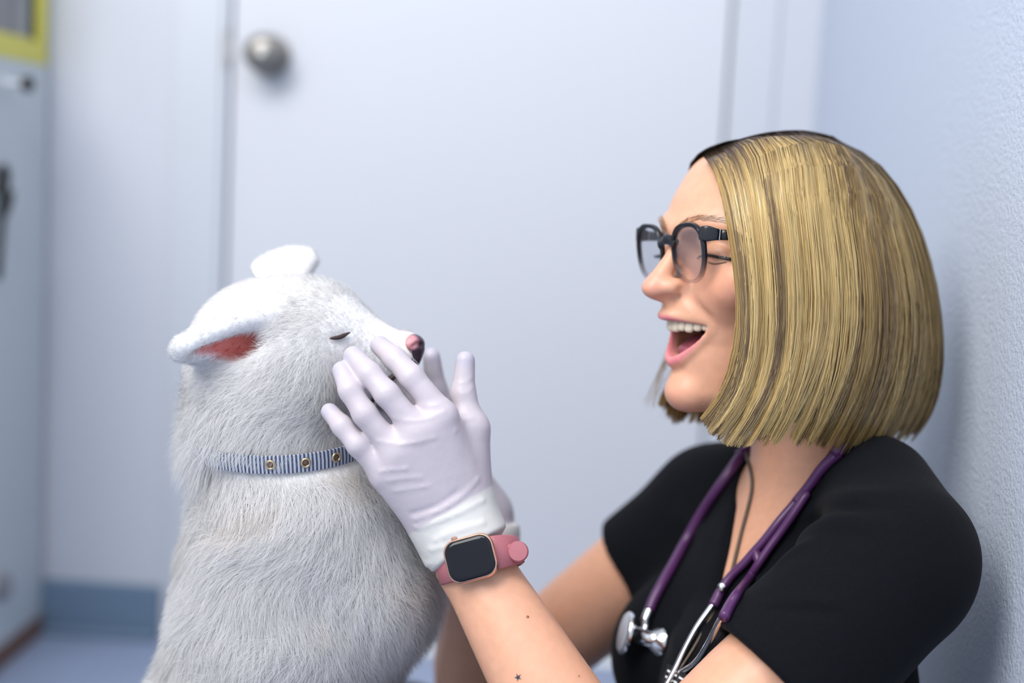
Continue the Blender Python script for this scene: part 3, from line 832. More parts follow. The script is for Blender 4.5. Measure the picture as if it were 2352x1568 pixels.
# ------------------------------------------------------------------ glasses
def frame_mat():
    m = bpy.data.materials.new('black_to_clear_acetate'); m.use_nodes = True
    nt = m.node_tree; b = nt.nodes['Principled BSDF']; b.inputs['Base Color'].default_value = (0.012, 0.012, 0.016, 1); b.inputs['Roughness'].default_value = 0.18
    a = nt.nodes.new('ShaderNodeAttribute'); a.attribute_name = 'Fade'
    nz = nt.nodes.new('ShaderNodeTexNoise'); nz.inputs['Scale'].default_value = 200
    tr = nt.nodes.new('ShaderNodeBsdfTransparent'); tr.inputs[0].default_value = (0.86, 0.84, 0.86, 1)
    gl = nt.nodes.new('ShaderNodeBsdfGlossy'); gl.inputs['Roughness'].default_value = 0.1
    m1 = nt.nodes.new('ShaderNodeMixShader'); m1.inputs[0].default_value = 0.10
    nt.links.new(tr.outputs[0], m1.inputs[1]); nt.links.new(gl.outputs[0], m1.inputs[2])
    m2 = nt.nodes.new('ShaderNodeMixShader'); nt.links.new(a.outputs['Fac'], m2.inputs[0])
    nt.links.new(b.outputs[0], m2.inputs[1]); nt.links.new(m1.outputs[0], m2.inputs[2])
    nt.links.new(m2.outputs[0], nt.nodes['Material Output'].inputs['Surface'])
    return m
MAT['frame'] = frame_mat()
glasses = thing('eyeglasses', None, 'round black eyeglasses fading to clear, worn by the laughing woman', 'glasses')
LZ, LYC = 13.0, 31.0
def lens_x(y, z): return 105.2 - 0.05 * (abs(y) - 10) + 0.12 * (z - 17)
def outline(n, grow=0.0):
    out = []
    for k in range(n):
        t = 2 * math.pi * k / n; c, s_ = math.cos(t), math.sin(t)
        e = 2 / 2.5
        y = math.copysign(abs(c) ** e, c); z = math.copysign(abs(s_) ** e, s_)
        hw = 20.5 + grow; hh = 21.2 + grow
        y2 = y * hw * (1 - 0.13 * max(-z, 0) ** 1.3) + 0.8 * y * max(z, 0)
        z2 = z * hh + (1.8 * max(y, 0) * max(z, 0))
        out.append((LYC + y2, LZ + z2))
    return out
fv, ff, fade_v = [], [], []
for s in (1, -1):
    ol = outline(72); m = len(ol)
    base_n = len(fv)
    c2 = V(LYC, LZ)
    for (y, z) in ol:
        dr = nrm(V(y, z) - c2)
        th = 2.0 + 1.2 * max((z - LZ) / 22, 0)
        for (r, dx) in ((-0.3, 1.8), (th - 0.5, 2.2), (th, 1.5), (th, -1.5), (th - 0.5, -2.2), (-0.3, -1.8)):
            Y, Z = y + dr[0] * r, z + dr[1] * r
            fv.append(V(lens_x(Y, Z) + dx, Y * s, Z)); fade_v.append(min(max((LZ + 2 - Z) / 22, 0), 1))
    for k in range(m):
        for j in range(6):
            a, b = base_n + k * 6 + j, base_n + k * 6 + (j + 1) % 6
            c, d = base_n + ((k + 1) % m) * 6 + (j + 1) % 6, base_n + ((k + 1) % m) * 6 + j
            ff.append([a, b, c, d] if s < 0 else [d, c, b, a])
# bridge between the rims
bp = crom([(lens_x(11, 22) - 0.3, 12.0, 20), (106.5, 6, 23.5), (107.3, 0, 24.5), (106.5, -6, 23.5), (lens_x(11, 22) - 0.3, -12.0, 20)], 17)
t_ = MB().tube(bp, [2.8, 2.5] + [2.2] * 13 + [2.5, 2.8], 12, flat=1.9, up=(0, 0, 1))
n0 = len(fv); fv += list(t_.v); ff += [[i + n0 for i in q] for q in t_.f]; fade_v += [0.0] * len(t_.v)
fr = mesh_obj('frame', h2w(np.array(fv)), ff, MAT['frame'], glasses, True, {'Fade': ('FLOAT', np.array(fade_v))})
fr.data.set_sharp_from_angle(angle=math.radians(50))
for s in (1, -1):
    ol = outline(48, -0.2)
    vs, fs = [], []
    for side, dx in ((0, 0.7), (1, -0.7)):
        for ring in range(5):
            k = ring / 4
            for (y, z) in ol:
                Y, Z = LYC + (y - LYC) * k, LZ + (z - LZ) * k
                vs.append(V(lens_x(Y, Z) + dx + 1.6 * (1 - k * k), Y * s, Z))
    m = len(ol)
    for side in (0, 1):
        o = side * 5 * m
        for ring in range(4):
            for k in range(m):
                q = [o + ring * m + k, o + ring * m + (k + 1) % m, o + (ring + 1) * m + (k + 1) % m, o + (ring + 1) * m + k]
                fs.append(q if (side == 0) == (s > 0) else q[::-1])
    mesh_obj('lens', h2w(np.array(vs)), fs, MAT['lens'], glasses)
    # end piece, hinge and temple arm
    ye, ze = LYC + 18.0, LZ + 15.5
    ep = crom([(lens_x(ye, ze) + 0.4, ye * s, ze), (lens_x(ye + 4, ze) - 1.6, (ye + 4.5) * s, ze + 0.3), (99, (ye + 7.0) * s, ze), (93.5, (ye + 8.2) * s, ze - 0.4)], 10)
    e = MB().tube(ep, [2.2, 2.6, 2.8, 2.9, 2.9, 2.8, 2.6, 2.4, 2.2, 2.1], 16, flat=2.1, up=(0, 0, 1), sq=0.35)
    o = mesh_obj('end_piece', h2w(np.array(e.v)), e.f, MAT['blackp'], glasses)
    hg = MB().tube([(93.8, (ye + 8.2) * s, ze - 0.4), (92.0, (ye + 8.6) * s, ze - 0.5)], 2.0, 16, flat=2.2, up=(0, 0, 1), sq=0.35)
    mesh_obj('hinge', h2w(np.array(hg.v)), hg.f, MAT['chrome'], glasses)
    tp = crom([(92.2, (ye + 8.6) * s, ze - 0.5), (50, (ye + 18.0) * s, ze - 0.5), (5, (ye + 22.0) * s, ze - 2), (-12, (ye + 22) * s, ze - 10), (-24, (ye + 20) * s, ze - 26)], 30)
    tm = MB().tube(tp, np.linspace(1.7, 1.5, 30), 10, flat=2.4, up=(0.2, 0, 1))
    mesh_obj('temple_arm', h2w(np.array(tm.v)), tm.f, MAT['blackp'], glasses)

# loose wisps hanging past the far cheek and over the near one
wn_ = 60; wq = np.zeros((wn_, 12, 3)); wN2 = np.zeros((wn_, 12, 3))
for i in range(wn_):
    if i < 34:
        j = rng.uniform(-1, 1); a_ = [(42 + 6 * j, -66, -30), (60 + 5 * j, -66, -66), (74 + 4 * j, -63 + 2 * rng.normal(), -92), (86 + 7 * j, -58 + 4 * rng.normal(), -112 - 8 * rng.uniform())]
    else:
        j = rng.uniform(0, 1); a_ = [(72 - 3 * j, 66, 30), (76 + 3 * j, 74, -5), (77 + 5 * j, 76, -40), (76 + 6 * j, 76, -75 - 20 * rng.uniform())]
    c_ = crom([np.array(q, float) + rng.normal(0, 0.6, 3) for q in a_], 12)
    wq[i] = push_out(c_, head_sdf, 1.5); wN2[i] = V(0.5, 0.85 * np.sign(wq[i, 0, 1]), 0.1)
ribbons('hair_wisps', h2w(wq), np.tile(np.linspace(0.0005, 0.00018, 12), (wn_, 1)), nrm(wN2) @ HR, np.tile(pal[0], (wn_, 12, 1)) * rng.uniform(0.8, 1.1, (wn_, 1, 1)), MAT['hair'], hair)

# ------------------------------------------------------------------ scrub top
SL_L, SL_R = 0.45, 0.275                        # sleeve ends along the upper arms
def sleeve(p, S, E, k, r0, r1):
    ax = nrm(E - S); L = np.linalg.norm(E - S) * k
    d = rcone(p, S, E, r0, r0 + (r1 - r0) / k)
    d = smax(d, (p - S) @ ax - L, 0.004)
    return smax(d, -np.maximum(rcone(p, S, E, r0 - 0.006, r0 - 0.006), L - 0.03 - (p - S) @ ax), 0.003)
NECKC = bNK + V(2, 0, 20)
def neck_cut(b):
    z = b[:, 2]; y = b[:, 1]
    yl = np.clip((z + 42) * 0.56, -40, 58)                          # near edge of the V
    yr = np.where(z < 22, (z + 42) * 0.26, 16.6 + (z - 22) * 0.85)    # far edge, steeper
    y = y - np.clip(24 * (1 - (z + 42) / 90), 0, 24)
    v = np.maximum(y - yl, -y - np.minimum(yr, 64)) * 0.8
    v = np.maximum(v, -35 - b[:, 0])
    ring = np.sqrt(((b[:, 0] - NECKC[0] - 5) / 1.0) ** 2 + (b[:, 1] - NECKC[1] * 0.7) ** 2) - 60
    ring = np.maximum(ring, 34 - b[:, 2])
    return smin(v, ring, 12)
def scrub_sdf(p, folded=True):
    b = w2b(p)
    d = torso_b(b, 6.0) / 1000
    d = smax(d, (-395 - b[:, 2]) / 1000, 0.01)
    d = smin(d, sleeve(p, SHL + V(0, 0, 0.004), ELL + V(0.015, 0, 0), SL_L, 0.060, 0.066), 0.035)
    d = smin(d, sleeve(p, SHR + V(0, 0, 0.004), ELR, SL_R, 0.056, 0.057), 0.035)
    if folded: d = d - folds(p)
    d = smax(d, -neck_cut(b) / 1000, 0.005)
    return d
def march(fn, px, py, t0=0.9, t1=1.5):
    o, d = EYE, ray(px, py); t = t0
    for _ in range(200):
        s_ = float(fn((o + d * t)[None])[0])
        if s_ < 0.0002: return o + d * t
        t += max(s_ * 0.7, 0.0003)
        if t > t1: return None
# soft folds running from the near armpit over the shoulder, and across the chest: (path, width, height)
FOLDS = []
for path, r, amp in (([(1810, 1225), (1880, 1170), (1970, 1140), (2070, 1135)], 0.010, 0.0045), ([(1790, 1275), (1860, 1220), (1950, 1195), (2040, 1200)], 0.008, 0.0055),
                     ([(1800, 1250), (1870, 1196), (1960, 1168), (2050, 1168)], 0.007, -0.0045), ([(1770, 1310), (1830, 1262), (1900, 1240)], 0.007, 0.004),
                     ([(1750, 1388), (1840, 1382), (1940, 1392)], 0.005, 0.0035), ([(1752, 1400), (1840, 1396), (1940, 1408)], 0.005, -0.003),
                     ([(1560, 1380), (1610, 1430), (1640, 1500)], 0.010, 0.004), ([(1520, 1430), (1560, 1480), (1590, 1550)], 0.010, 0.004),
                     ([(1540, 1170), (1590, 1200), (1640, 1250)], 0.009, 0.004)):
    q = [march(lambda p: scrub_sdf(p, False), *k) for k in path]
    q = [k for k in q if k is not None]
    if len(q) > 1: FOLDS.append((crom(q, 3 * len(q)), r, amp))
def folds(p):
    o = np.zeros(len(p))
    for pts, r, amp in FOLDS:
        c = pts.mean(0); rad = np.linalg.norm(pts - c, axis=1).max() + 3 * r
        m = ((p - c) ** 2).sum(1) < rad * rad
        if not m.any(): continue
        q = p[m]; best = np.full(len(q), 9.0); tt_ = np.zeros(len(q)); L = len(pts) - 1
        for i in range(L):
            ab = pts[i + 1] - pts[i]; t = np.clip((q - pts[i]) @ ab / (ab @ ab), 0, 1)
            d_ = np.linalg.norm(q - pts[i] - t[:, None] * ab, axis=1); k = d_ < best
            best[k] = d_[k]; tt_[k] = (i + t[k]) / L
        o[m] += amp * np.exp(-(best / r) ** 2) * np.sin(np.clip(tt_, 0.02, 0.98) * math.pi) ** 0.7
    return o

cv, cq = sdf_surface(scrub_sdf, axis((-0.09, WX - 0.001, 0.0030)), axis((0.93, 1.53, 0.0030)), axis((0.09, 0.66, 0.0030)))
cv = relax(cv, cq, 2, 0.5)
cv[:, 0] = np.minimum(cv[:, 0], WX - 0.0015)
scrub = mesh_obj('scrub_top', cv, cq, MAT['scrub'], woman)
scrub['label'] = 'black V-neck scrub top'
bvh_cloth = BVHTree.FromPolygons([Vector(p) for p in cv], [list(map(int, q)) for q in cq])
def drape(px, py, off, which='both'):
    """point resting on the clothing or skin seen at a picture point"""
    o, d = Vector(EYE), Vector(ray(px, py)); best = None
    for t in {'both': (bvh_cloth, bvh_skin), 'skin': (bvh_skin,), 'cloth': (bvh_cloth,)}[which]:
        loc, nor, i, dist = t.ray_cast(o, d)
        if loc is not None and (best is None or dist < best[2]): best = (loc, nor, dist)
    if best is None: return None
    n = best[1] if best[1].dot(d) < 0 else -best[1]
    return np.array(best[0] + n * off * 0.8 - d * off * 0.4)
def drape_path(pts, off, n=60):
    P = [drape(*q, off) for q in pts]
    ok = [p for p in P if p is not None]
    C = crom(ok, n)
    for _ in range(4): C[1:-1] = 0.25 * C[:-2] + 0.5 * C[1:-1] + 0.25 * C[2:]
    return C

# trousers and shoes of the seated woman (below the picture)
def legs_sdf(p):
    b = w2b(p)
    d = ell(b, (4, 0, -412), (136, 184, 108)) / 1000
    for hip, kn, an in ((b2w((60, 90, -425)), V(-0.10, 0.80, 0.13), V(-0.46, 0.84, 0.06)), (b2w((60, -90, -425)), V(-0.16, 1.52, 0.13), V(-0.50, 1.46, 0.06))):
        d = smin(d, chain(p, [hip, kn, an], [0.085, 0.062, 0.045], 0.02), 0.05)
    return smax(d, 0.004 - p[:, 2], 0.01)
lv, lq = sdf_surface(legs_sdf, axis((-0.62, WX - 0.001, 0.006)), axis((0.70, 1.62, 0.006)), axis((-0.01, 0.27, 0.006)))
lv[:, 0] = np.minimum(lv[:, 0], WX - 0.0015)
mesh_obj('trousers', lv, lq, MAT['pants'], woman)
for an in (V(-0.46, 0.84, 0.06), V(-0.50, 1.46, 0.06)):
    fn = lambda p: smax(smin(rcone(p, an + V(-0.02, 0, -0.015), an + V(-0.05, 0, 0.02), 0.042, 0.04), rcone(p, an + V(-0.03, 0, 0.0), an + V(-0.13, 0.03, 0.0), 0.040, 0.032), 0.03), 0.002 - p[:, 2], 0.006)
    v_, q_ = sdf_surface(fn, axis((an[0] - 0.19, an[0] + 0.05, 0.005)), axis((an[1] - 0.07, an[1] + 0.07, 0.005)), axis((-0.01, 0.26, 0.005)))
    mesh_obj('shoe', v_, q_, MAT['white'], woman)

# ------------------------------------------------------------------ gloves
def make_glove(H, E, Wr, plane_pts, creases, h=0.0013):
    a, b, c = plane_pts; n = nrm(np.cross(b - a, c - a)); n = n if n @ (E - Wr) > 0 else -n
    ax = nrm(E - Wr)
    W0 = H['wrist']; mid = (a + b) / 2
    def base(p):
        d = hand_sdf(p, H, 0.0006)
        cf = rcone(p, W0 - ax * 0.012, W0 + ax * 0.055, 0.0285, 0.0325)
        cf = smax(cf, (p - a) @ n, 0.0015)
        d = smin(d, cf, 0.018)
        # doubled cuff: a looser band with its own edge
        band = rcone(p, mid - ax * 0.045, mid + ax * 0.03, 0.0300, 0.0328)
        band = smax(smax(band, (p - a) @ n, 0.0015), -0.0285 - (p - a) @ n, 0.0008)
        return np.minimum(d, band)
    cr = []
    for path, r, sgn in creases:
        pts = [march(base, *q) for q in path]
        pts = [q for q in pts if q is not None]
        if len(pts) > 1: cr.append((crom(pts, 3 * len(pts)), r, sgn))
    def full(p):
        d = base(p)
        near = np.abs(d) < 0.010
        if near.any():
            q = p[near]; o = np.zeros(len(q))
            for pts, r, sgn in cr:
                e = chain(q, list(pts), [0.0] * len(pts))
                o += sgn * np.exp(-(e / r) ** 2)
            d[near] -= o
        inner = smax(rcone(p, Wr, E, 0.0290, 0.038), -((p - a) @ n) - 0.008, 0.002)
        return smax(d, -inner, 0.002)
    P = np.concatenate([[W0 + ax * 0.06], *H['fingers'], H['thumb']])
    lo, hi = P.min(0) - 0.045, P.max(0) + 0.045
    v, q = sdf_surface(full, axis((lo[0], hi[0], h)), axis((lo[1], hi[1], h)), axis((lo[2], hi[2], h)))
    v = relax(v, q, 3, 0.5)
    col = np.tile(np.array(lin(194, 185, 192)), (len(v), 1))
    w = fade((v - a) @ n, -0.030, -0.0275)[:, None]; col = col * (1 - w) + np.array(lin(216, 214, 210)) * w
    for f in [*H['fingers'], H['thumb']]:
        w = 0.6 * fade(-(np.linalg.norm(v - f[-1], axis=1) - 0.012), 0, 0.006)[:, None]; col = col * (1 - w) + np.array(lin(178, 176, 194)) * w
    return v, q, base, np.concatenate([col, np.ones((len(v), 1))], 1)
cre = [([(952, 1192), (1010, 1172), (1060, 1140), (1098, 1100)], 0.0016, 0.0011),
       ([(955, 1212), (1010, 1195), (1065, 1172), (1110, 1148)], 0.0018, 0.0013),
       ([(945, 1180), (1000, 1162), (1050, 1130)], 0.0020, -0.0009),
       ([(872, 1083), (900, 1078), (935, 1076)], 0.0014, 0.0008), ([(892, 1104), (925, 1098), (965, 1096)], 0.0014, 0.0008),
       ([(905, 1128), (940, 1122), (985, 1116)], 0.0014, 0.0007),
       ([(868, 1012), (915, 1020), (960, 1014), (1000, 1004)], 0.0014, 0.0009),
       ([(905, 960), (945, 966), (990, 958), (1020, 945)], 0.0014, 0.0009),
       ([(962, 930), (1000, 930), (1030, 918)], 0.0013, 0.0007),
       ([(1045, 990), (1065, 965), (1085, 960)], 0.0014, 0.0007), ([(1060, 905), (1075, 900), (1085, 890)], 0.0012, 0.0007),
       ([(1055, 880), (1070, 876), (1084, 866)], 0.0012, 0.0006),
       ([(1000, 1240), (1050, 1218), (1110, 1200)], 0.0022, 0.0012), ([(990, 1262), (1015, 1255)], 0.0022, 0.0012)]
gv, gq, GLbase, gcol = make_glove(LH, ELL, WRL, (at(980, 1304, 1.075), at(1140, 1209, 1.075), at(1060, 1256, 1.13)), cre)
glove_l = mesh_obj('glove', gv, gq, MAT['glove'], woman, True, {'Col': ('FLOAT_COLOR', gcol)})
glove_l['label'] = 'white latex glove on the hand nearer the camera'
gv2, gq2, GRbase, gcol2 = make_glove(RH, ELR, WRR, (at(1075, 1300, 1.25), at(1150, 1285, 1.25), at(1110, 1292, 1.30)), [], 0.0020)
glove_r = mesh_obj('glove', gv2, gq2, MAT['glove'], woman, True, {'Col': ('FLOAT_COLOR', gcol2)})
glove_r['label'] = 'white latex glove on the hand behind the muzzle'

# ------------------------------------------------------------------ watch
watch = thing('smartwatch', None, 'square rose gold smartwatch with pink strap on the gloved wrist', 'watch')
ws = nrm(at(1131, 1231, 1.05) - at(1016, 1262, 1.05)); wn = -ray(1080, 1285); wn = nrm(wn - ws * (wn @ ws)); 
wv = nrm(np.cross(wn, ws)); wn = nrm(wn + wv * 0.10 - ws * 0.04); ws = nrm(ws - wn * (ws @ wn)); wv = np.cross(wn, ws)
axW = WRL + nrm(ELL - WRL) * -0.004
WC = at(1081, 1282, float(axW[1]) - 0.0385)
def wpt(u, v, n): return WC + ws * u + wv * v + wn * n
def rsq(hw, hh, r, n=8):
    out = []
    for cx_, cy_, a0 in ((hw - r, hh - r, 0), (-hw + r, hh - r, 90), (-hw + r, -hh + r, 180), (hw - r, -hh + r, 270)):
        for k in range(n + 1):
            a = math.radians(a0 + 90 * k / n); out.append((cx_ + r * math.cos(a), cy_ + r * math.sin(a)))
    return out
def slab(rings):
    """stack of rounded rectangles (hw, hh, r, height), capped"""
    mb = MB(); vs, m = [], None
    for hw, hh, r, h in rings:
        pr = rsq(hw, hh, r); m = len(pr); vs += [wpt(u, v, h) for u, v in pr]
    f = [[i * m + j, i * m + (j + 1) % m, (i + 1) * m + (j + 1) % m, (i + 1) * m + j] for i in range(len(rings) - 1) for j in range(m)]
    f += [list(range(m))[::-1], [(len(rings) - 1) * m + j for j in range(m)]]
    return mb.add(vs, f)
slab([(0.0165, 0.0140, 0.008, -0.0065), (0.0188, 0.0162, 0.0095, -0.0040), (0.0195, 0.0168, 0.0100, -0.0015), (0.0195, 0.0168, 0.0100, 0.0005), (0.0186, 0.0160, 0.0095, 0.0022)]).build('watch_case', MAT['rose'], watch)
slab([(0.0183, 0.0156, 0.0092, 0.0018), (0.0181, 0.0154, 0.0090, 0.0028), (0.0170, 0.0143, 0.0080, 0.0037), (0.0150, 0.0124, 0.0070, 0.0040)]).build('watch_screen', MAT['glassb'], watch)
MB().lathe([(0.0030, 0.0), (0.0034, 0.0006), (0.0034, 0.0022), (0.0026, 0.0028)], wpt(-0.0085, 0.0163, -0.001), wv, 20).build('crown', MAT['rose'], watch, auto=40)
# strap: a band looped around the wrist
cen = WC - wn * 0.032
def strap_ring(a0, a1, n, w0, w1, th=0.0022):
    vs = []
    for k in range(n + 1):
        t = k / n; a = math.radians(a0 + (a1 - a0) * t)
        w = w0 + (w1 - w0) * min(t * 2.2, 1.0)
        ra, rb = 0.0318, 0.0298
        o = cen + ws * ra * math.cos(a) + wn * rb * math.sin(a)
        no = nrm(ws * math.cos(a) / ra + wn * math.sin(a) / rb)
        for du, dn in ((-1, 0), (-0.9, th), (0.9, th), (1, 0), (0.9, -th * 0.4), (-0.9, -th * 0.4)):
            vs.append(o + wv * du * w / 2 + no * dn)
    f = [[k * 6 + j, k * 6 + (j + 1) % 6, (k + 1) * 6 + (j + 1) % 6, (k + 1) * 6 + j] for k in range(n) for j in range(6)]
    f += [list(range(6))[::-1], [n * 6 + j for j in range(6)]]
    return MB().add(vs, f)
strap_ring(58, -92, 30, 0.0265, 0.0215).build('strap', MAT['strap'], watch)
strap_ring(122, 272, 30, 0.0265, 0.0215).build('strap', MAT['strap'], watch)
tc_ = wpt(0.0338, -0.0030, -0.0150)
tail = MB().tube([wpt(0.0262, -0.001, -0.0150), wpt(0.0300, -0.0015, -0.0140), tc_ - ws * 0.002], [0.0055, 0.0058, 0.0060], 16, flat=0.35, up=wn)
tail.lathe([(0.0, -0.0016), (0.0068, -0.0016), (0.0080, -0.0006), (0.0080, 0.0008), (0.0070, 0.0022), (0.0, 0.0026)], tc_, nrm(wn + ws * 0.2), 28)
tail.build('strap_tail', MAT['strap'], watch, auto=50)

# ------------------------------------------------------------------ stethoscope
def z5(x, y): return (1350 + x / 2.347, 960 + y / 2.347)
steth = thing('stethoscope', None, 'purple stethoscope hung around the neck of the woman in black', 'stethoscope')
far = [z5(*q) for q in ((845, 215), (790, 300), (720, 400), (640, 520), (560, 660), (490, 790), (425, 900), (375, 990), (350, 1050))]
near_i = [z5(*q) for q in ((1370, 200), (1290, 275), (1200, 375), (1120, 470), (1040, 570), (970, 660), (905, 735), (850, 800), (790, 860), (735, 940), (690, 1030))]
near_o = [z5(*q) for q in ((1240, 350), (1190, 430), (1120, 530), (1050, 620), (990, 710), (930, 800), (880, 880), (830, 960), (790, 1020), (752, 1095))]
PF = drape_path(far, 0.0058, 60)
PI_ = drape_path(near_i, 0.0048, 60)
PO = drape_path(near_o, 0.0050, 60)
# loop behind the neck, under the hair
nb = [h2w((-74, 58, -170)), h2w((-104, 36, -166)), h2w((-112, 0, -164)), h2w((-96, -42, -168)), h2w((-52, -62, -176))]
solid = lambda p: np.minimum(skin_sdf(p), scrub_sdf(p))
loop = crom([PI_[2], PI_[0], *nb, PF[0], PF[2]], 60)
for _ in range(3):
    loop[5:-5] = push_out(loop[5:-5], solid, 0.0052, 4, 0.002)
    loop[4:-4] = 0.25 * loop[3:-5] + 0.5 * loop[4:-4] + 0.25 * loop[5:-3]
main_tube = np.concatenate([PF[::-1], loop[::-1][4:-4], PI_[:18]])
MB().tube(main_tube, np.concatenate([np.full(len(PF) + len(loop) - 8, 0.0047), np.linspace(0.0047, 0.0040, 18)]), 14).build('tubing', MAT['purple'], steth)
MB().tube(PI_[16:], np.concatenate([np.full(30, 0.0037), np.linspace(0.0037, 0.0044, len(PI_) - 46)]), 14).build('tubing_branch', MAT['purple'], steth)
PO2 = np.concatenate([crom([PI_[12], PI_[15] * 0.5 + PO[3] * 0.5, PO[6]], 8)[:-1], PO[6:]])
MB().tube(PO2, np.concatenate([np.full(len(PO2) - 20, 0.0035), np.linspace(0.0035, 0.0044, 20)]), 14).build('tubing_branch', MAT['purple'], steth)
MB().tube(crom([PI_[34], (PI_[36] + PO[30]) / 2, PO[32]], 7), [0.0030, 0.0036, 0.004, 0.004, 0.004, 0.0036, 0.003], 10).build('yoke', MAT['purple'], steth)
for P, tips in ((PI_, ((1600, 1480), (1560, 1545))), (PO2, ((1640, 1480), (1606, 1532)))):
    e = P[-1]; d = nrm(P[-1] - P[-4])
    qs = [drape(*t, 0.0055, 'cloth') for t in tips]
    qs = [q for q in qs if q is not None]
    end = qs[-1] if qs else e + d * 0.06
    q = e + (end - e) * 1.25
    ep_ = np.linspace(0, 1, 24)[:, None] * (q - e + d * 0.006) + e - d * 0.006
    ep_[3:] = push_out(ep_[3:], scrub_sdf, 0.0032, 4, 0.002)
    for _ in range(14): ep_[1:-1] = 0.25 * ep_[:-2] + 0.5 * ep_[1:-1] + 0.25 * ep_[2:]
    MB().tube(ep_, 0.0027, 12).build('ear_tube', MAT['chrome'], steth)
MB().lathe([(0.003, 0), (0.0034, 0.001), (0.0034, 0.005), (0.002, 0.006)], PI_[-8] - HR[1] * 0 + ray(1640, 1380) * -0.003, -ray(1640, 1380) - V(0.3, 0, 0), 12).build('screw', MAT['chrome'], steth, auto=40)
# chest piece hanging at the far end
e = PF[-1]; d = nrm(PF[-1] - PF[-5])
cp = at(*z5(300, 1180), float(e[1]) - 0.012)
MB().tube(crom([e - d * 0.004, e + d * 0.010, cp + (e - cp) * 0.45, cp], 14), [0.0042] * 5 + [0.0034] * 9, 14).build('stem', MAT['chrome'], steth)
cax = nrm(V(-0.95, -0.10, 0.22)); k8 = 0.86
sc8 = lambda pr: [(r * k8, h * k8) for r, h in pr][::-1]
MB().lathe(sc8([(0.0, 0.021), (0.020, 0.021), (0.0215, 0.0195), (0.0215, 0.0165), (0.017, 0.0145), (0.0095, 0.011), (0.0085, 0.003), (0.0085, -0.006), (0.011, -0.010), (0.0165, -0.016), (0.0172, -0.019), (0.0150, -0.0195), (0.008, -0.013), (0.0, -0.012)]), cp, cax, 40).build('chest_piece', MAT['chrome'], steth, auto=60)
MB().lathe(sc8([(0.0, 0.0225), (0.0185, 0.0222), (0.0195, 0.0212)]), cp, cax, 40).build('diaphragm', MAT['silver'], steth, auto=60)

# ------------------------------------------------------------------ lanyard with a badge
lany = thing('lanyard', None, 'thin brown lanyard cord along the black V neckline', 'lanyard')
LP = drape_path([(1714, 1035), (1724, 1065), (1731, 1100), (1729, 1135), (1719, 1175), (1708, 1215), (1697, 1260), (1686, 1305), (1680, 1326)], 0.0020, 40)
LN = drape_path([(q[0] - 5, q[1] + 2) for q in near_i[1:7]] + [(1680, 1326)], 0.0014, 30)     # runs down behind the stethoscope tube
LB = crom([LP[1], LP[0], h2w((-30, -62, -165)), h2w((-96, -42, -176)), h2w((-110, 0, -176)), h2w((-100, 38, -176)), h2w((-70, 58, -176)), LN[0], LN[1]], 60)
LB[8:-8] = push_out(LB[8:-8], solid, 0.0020, 5, 0.002)
MB().tube(np.concatenate([LP[::-1], LB[8:-7], LN[1:]]), 0.0015, 8).build('cord', MAT['cord'], lany)
b0 = drape(1568, 1540, 0.004, 'cloth')
if b0 is not None:
    mid_ = [drape(x, y, 0.0010, 'cloth') for x, y in near_i[8:]] + [drape(1600, 1480, 0.0010, 'cloth')]
    LD = crom([LP[-2], LP[-1], *[q for q in mid_ if q is not None], b0], 30)
    MB().tube(LD[4:], 0.0011, 8).build('cord', MAT['cord'], lany)
    _, no_, _, _ = bvh_cloth.find_nearest(Vector(b0)); no_ = np.array(no_)
    up_ = LD[-4] - LD[-1]; up_ = nrm(up_ - no_ * (up_ @ no_)); sd_ = np.cross(up_, no_)
    def bpt(u, v, n): return b0 + sd_ * u + up_ * v + no_ * n
    vs = [bpt(u, v, n) for n in (-0.0012, 0.0012) for u, v in ((-0.016, 0.0), (0.016, 0.0), (0.016, -0.05), (-0.016, -0.05))]
    MB().add(vs, [(0, 3, 2, 1), (4, 5, 6, 7), (0, 1, 5, 4), (1, 2, 6, 5), (2, 3, 7, 6), (3, 0, 4, 7)]).build('badge', MAT['card'], lany, smooth=False)
    for k, (u0, u1, v0) in enumerate(((-0.013, -0.008, -0.004), (-0.005, 0.001, -0.004), (0.004, 0.011, -0.004), (-0.013, -0.009, -0.009), (-0.006, 0.004, -0.009))):
        MB().add([bpt(u0, v0, 0.0015), bpt(u1, v0, 0.0015), bpt(u1, v0 - 0.0018, 0.0015), bpt(u0, v0 - 0.0018, 0.0015)], [(0, 1, 2, 3)]).build('badge_mark', MAT['white'], lany, smooth=False)

# small marks on the forearm: star tattoo and moles
def skin_at(px, py, off): return drape(px, py, off, 'skin')
tp0, tn0 = on_skin(skin_at(1190, 1555, 0.0), 0.0003)
tu = nrm(np.cross(tn0, V(0, 0, 1))); tw = np.cross(tn0, tu)
st = []
for k in range(10):
    r = 0.0032 if k % 2 == 0 else 0.0011; a = math.pi * k / 5 + 0.3
    st.append(tp0 + tu * r * math.cos(a) + tw * r * math.sin(a))
MB().add([tp0 + tn0 * 0.0002] + st, [(0, k + 1, (k + 1) % 10 + 1) for k in range(10)]).build('star_tattoo', MAT['ink'], body, smooth=False)
for px, py, r in ((1212, 1416, 0.0012), (1074, 1470, 0.0008), (1330, 1552, 0.0007), (1076, 1498, 0.0006)):
    p0, n0 = on_skin(skin_at(px, py, 0.0), 0.0)
    MB().lathe([(r, 0.0), (r * 0.8, 0.0003), (0, 0.0005)], p0, n0, 10).build('mole', MAT['mole'], body)

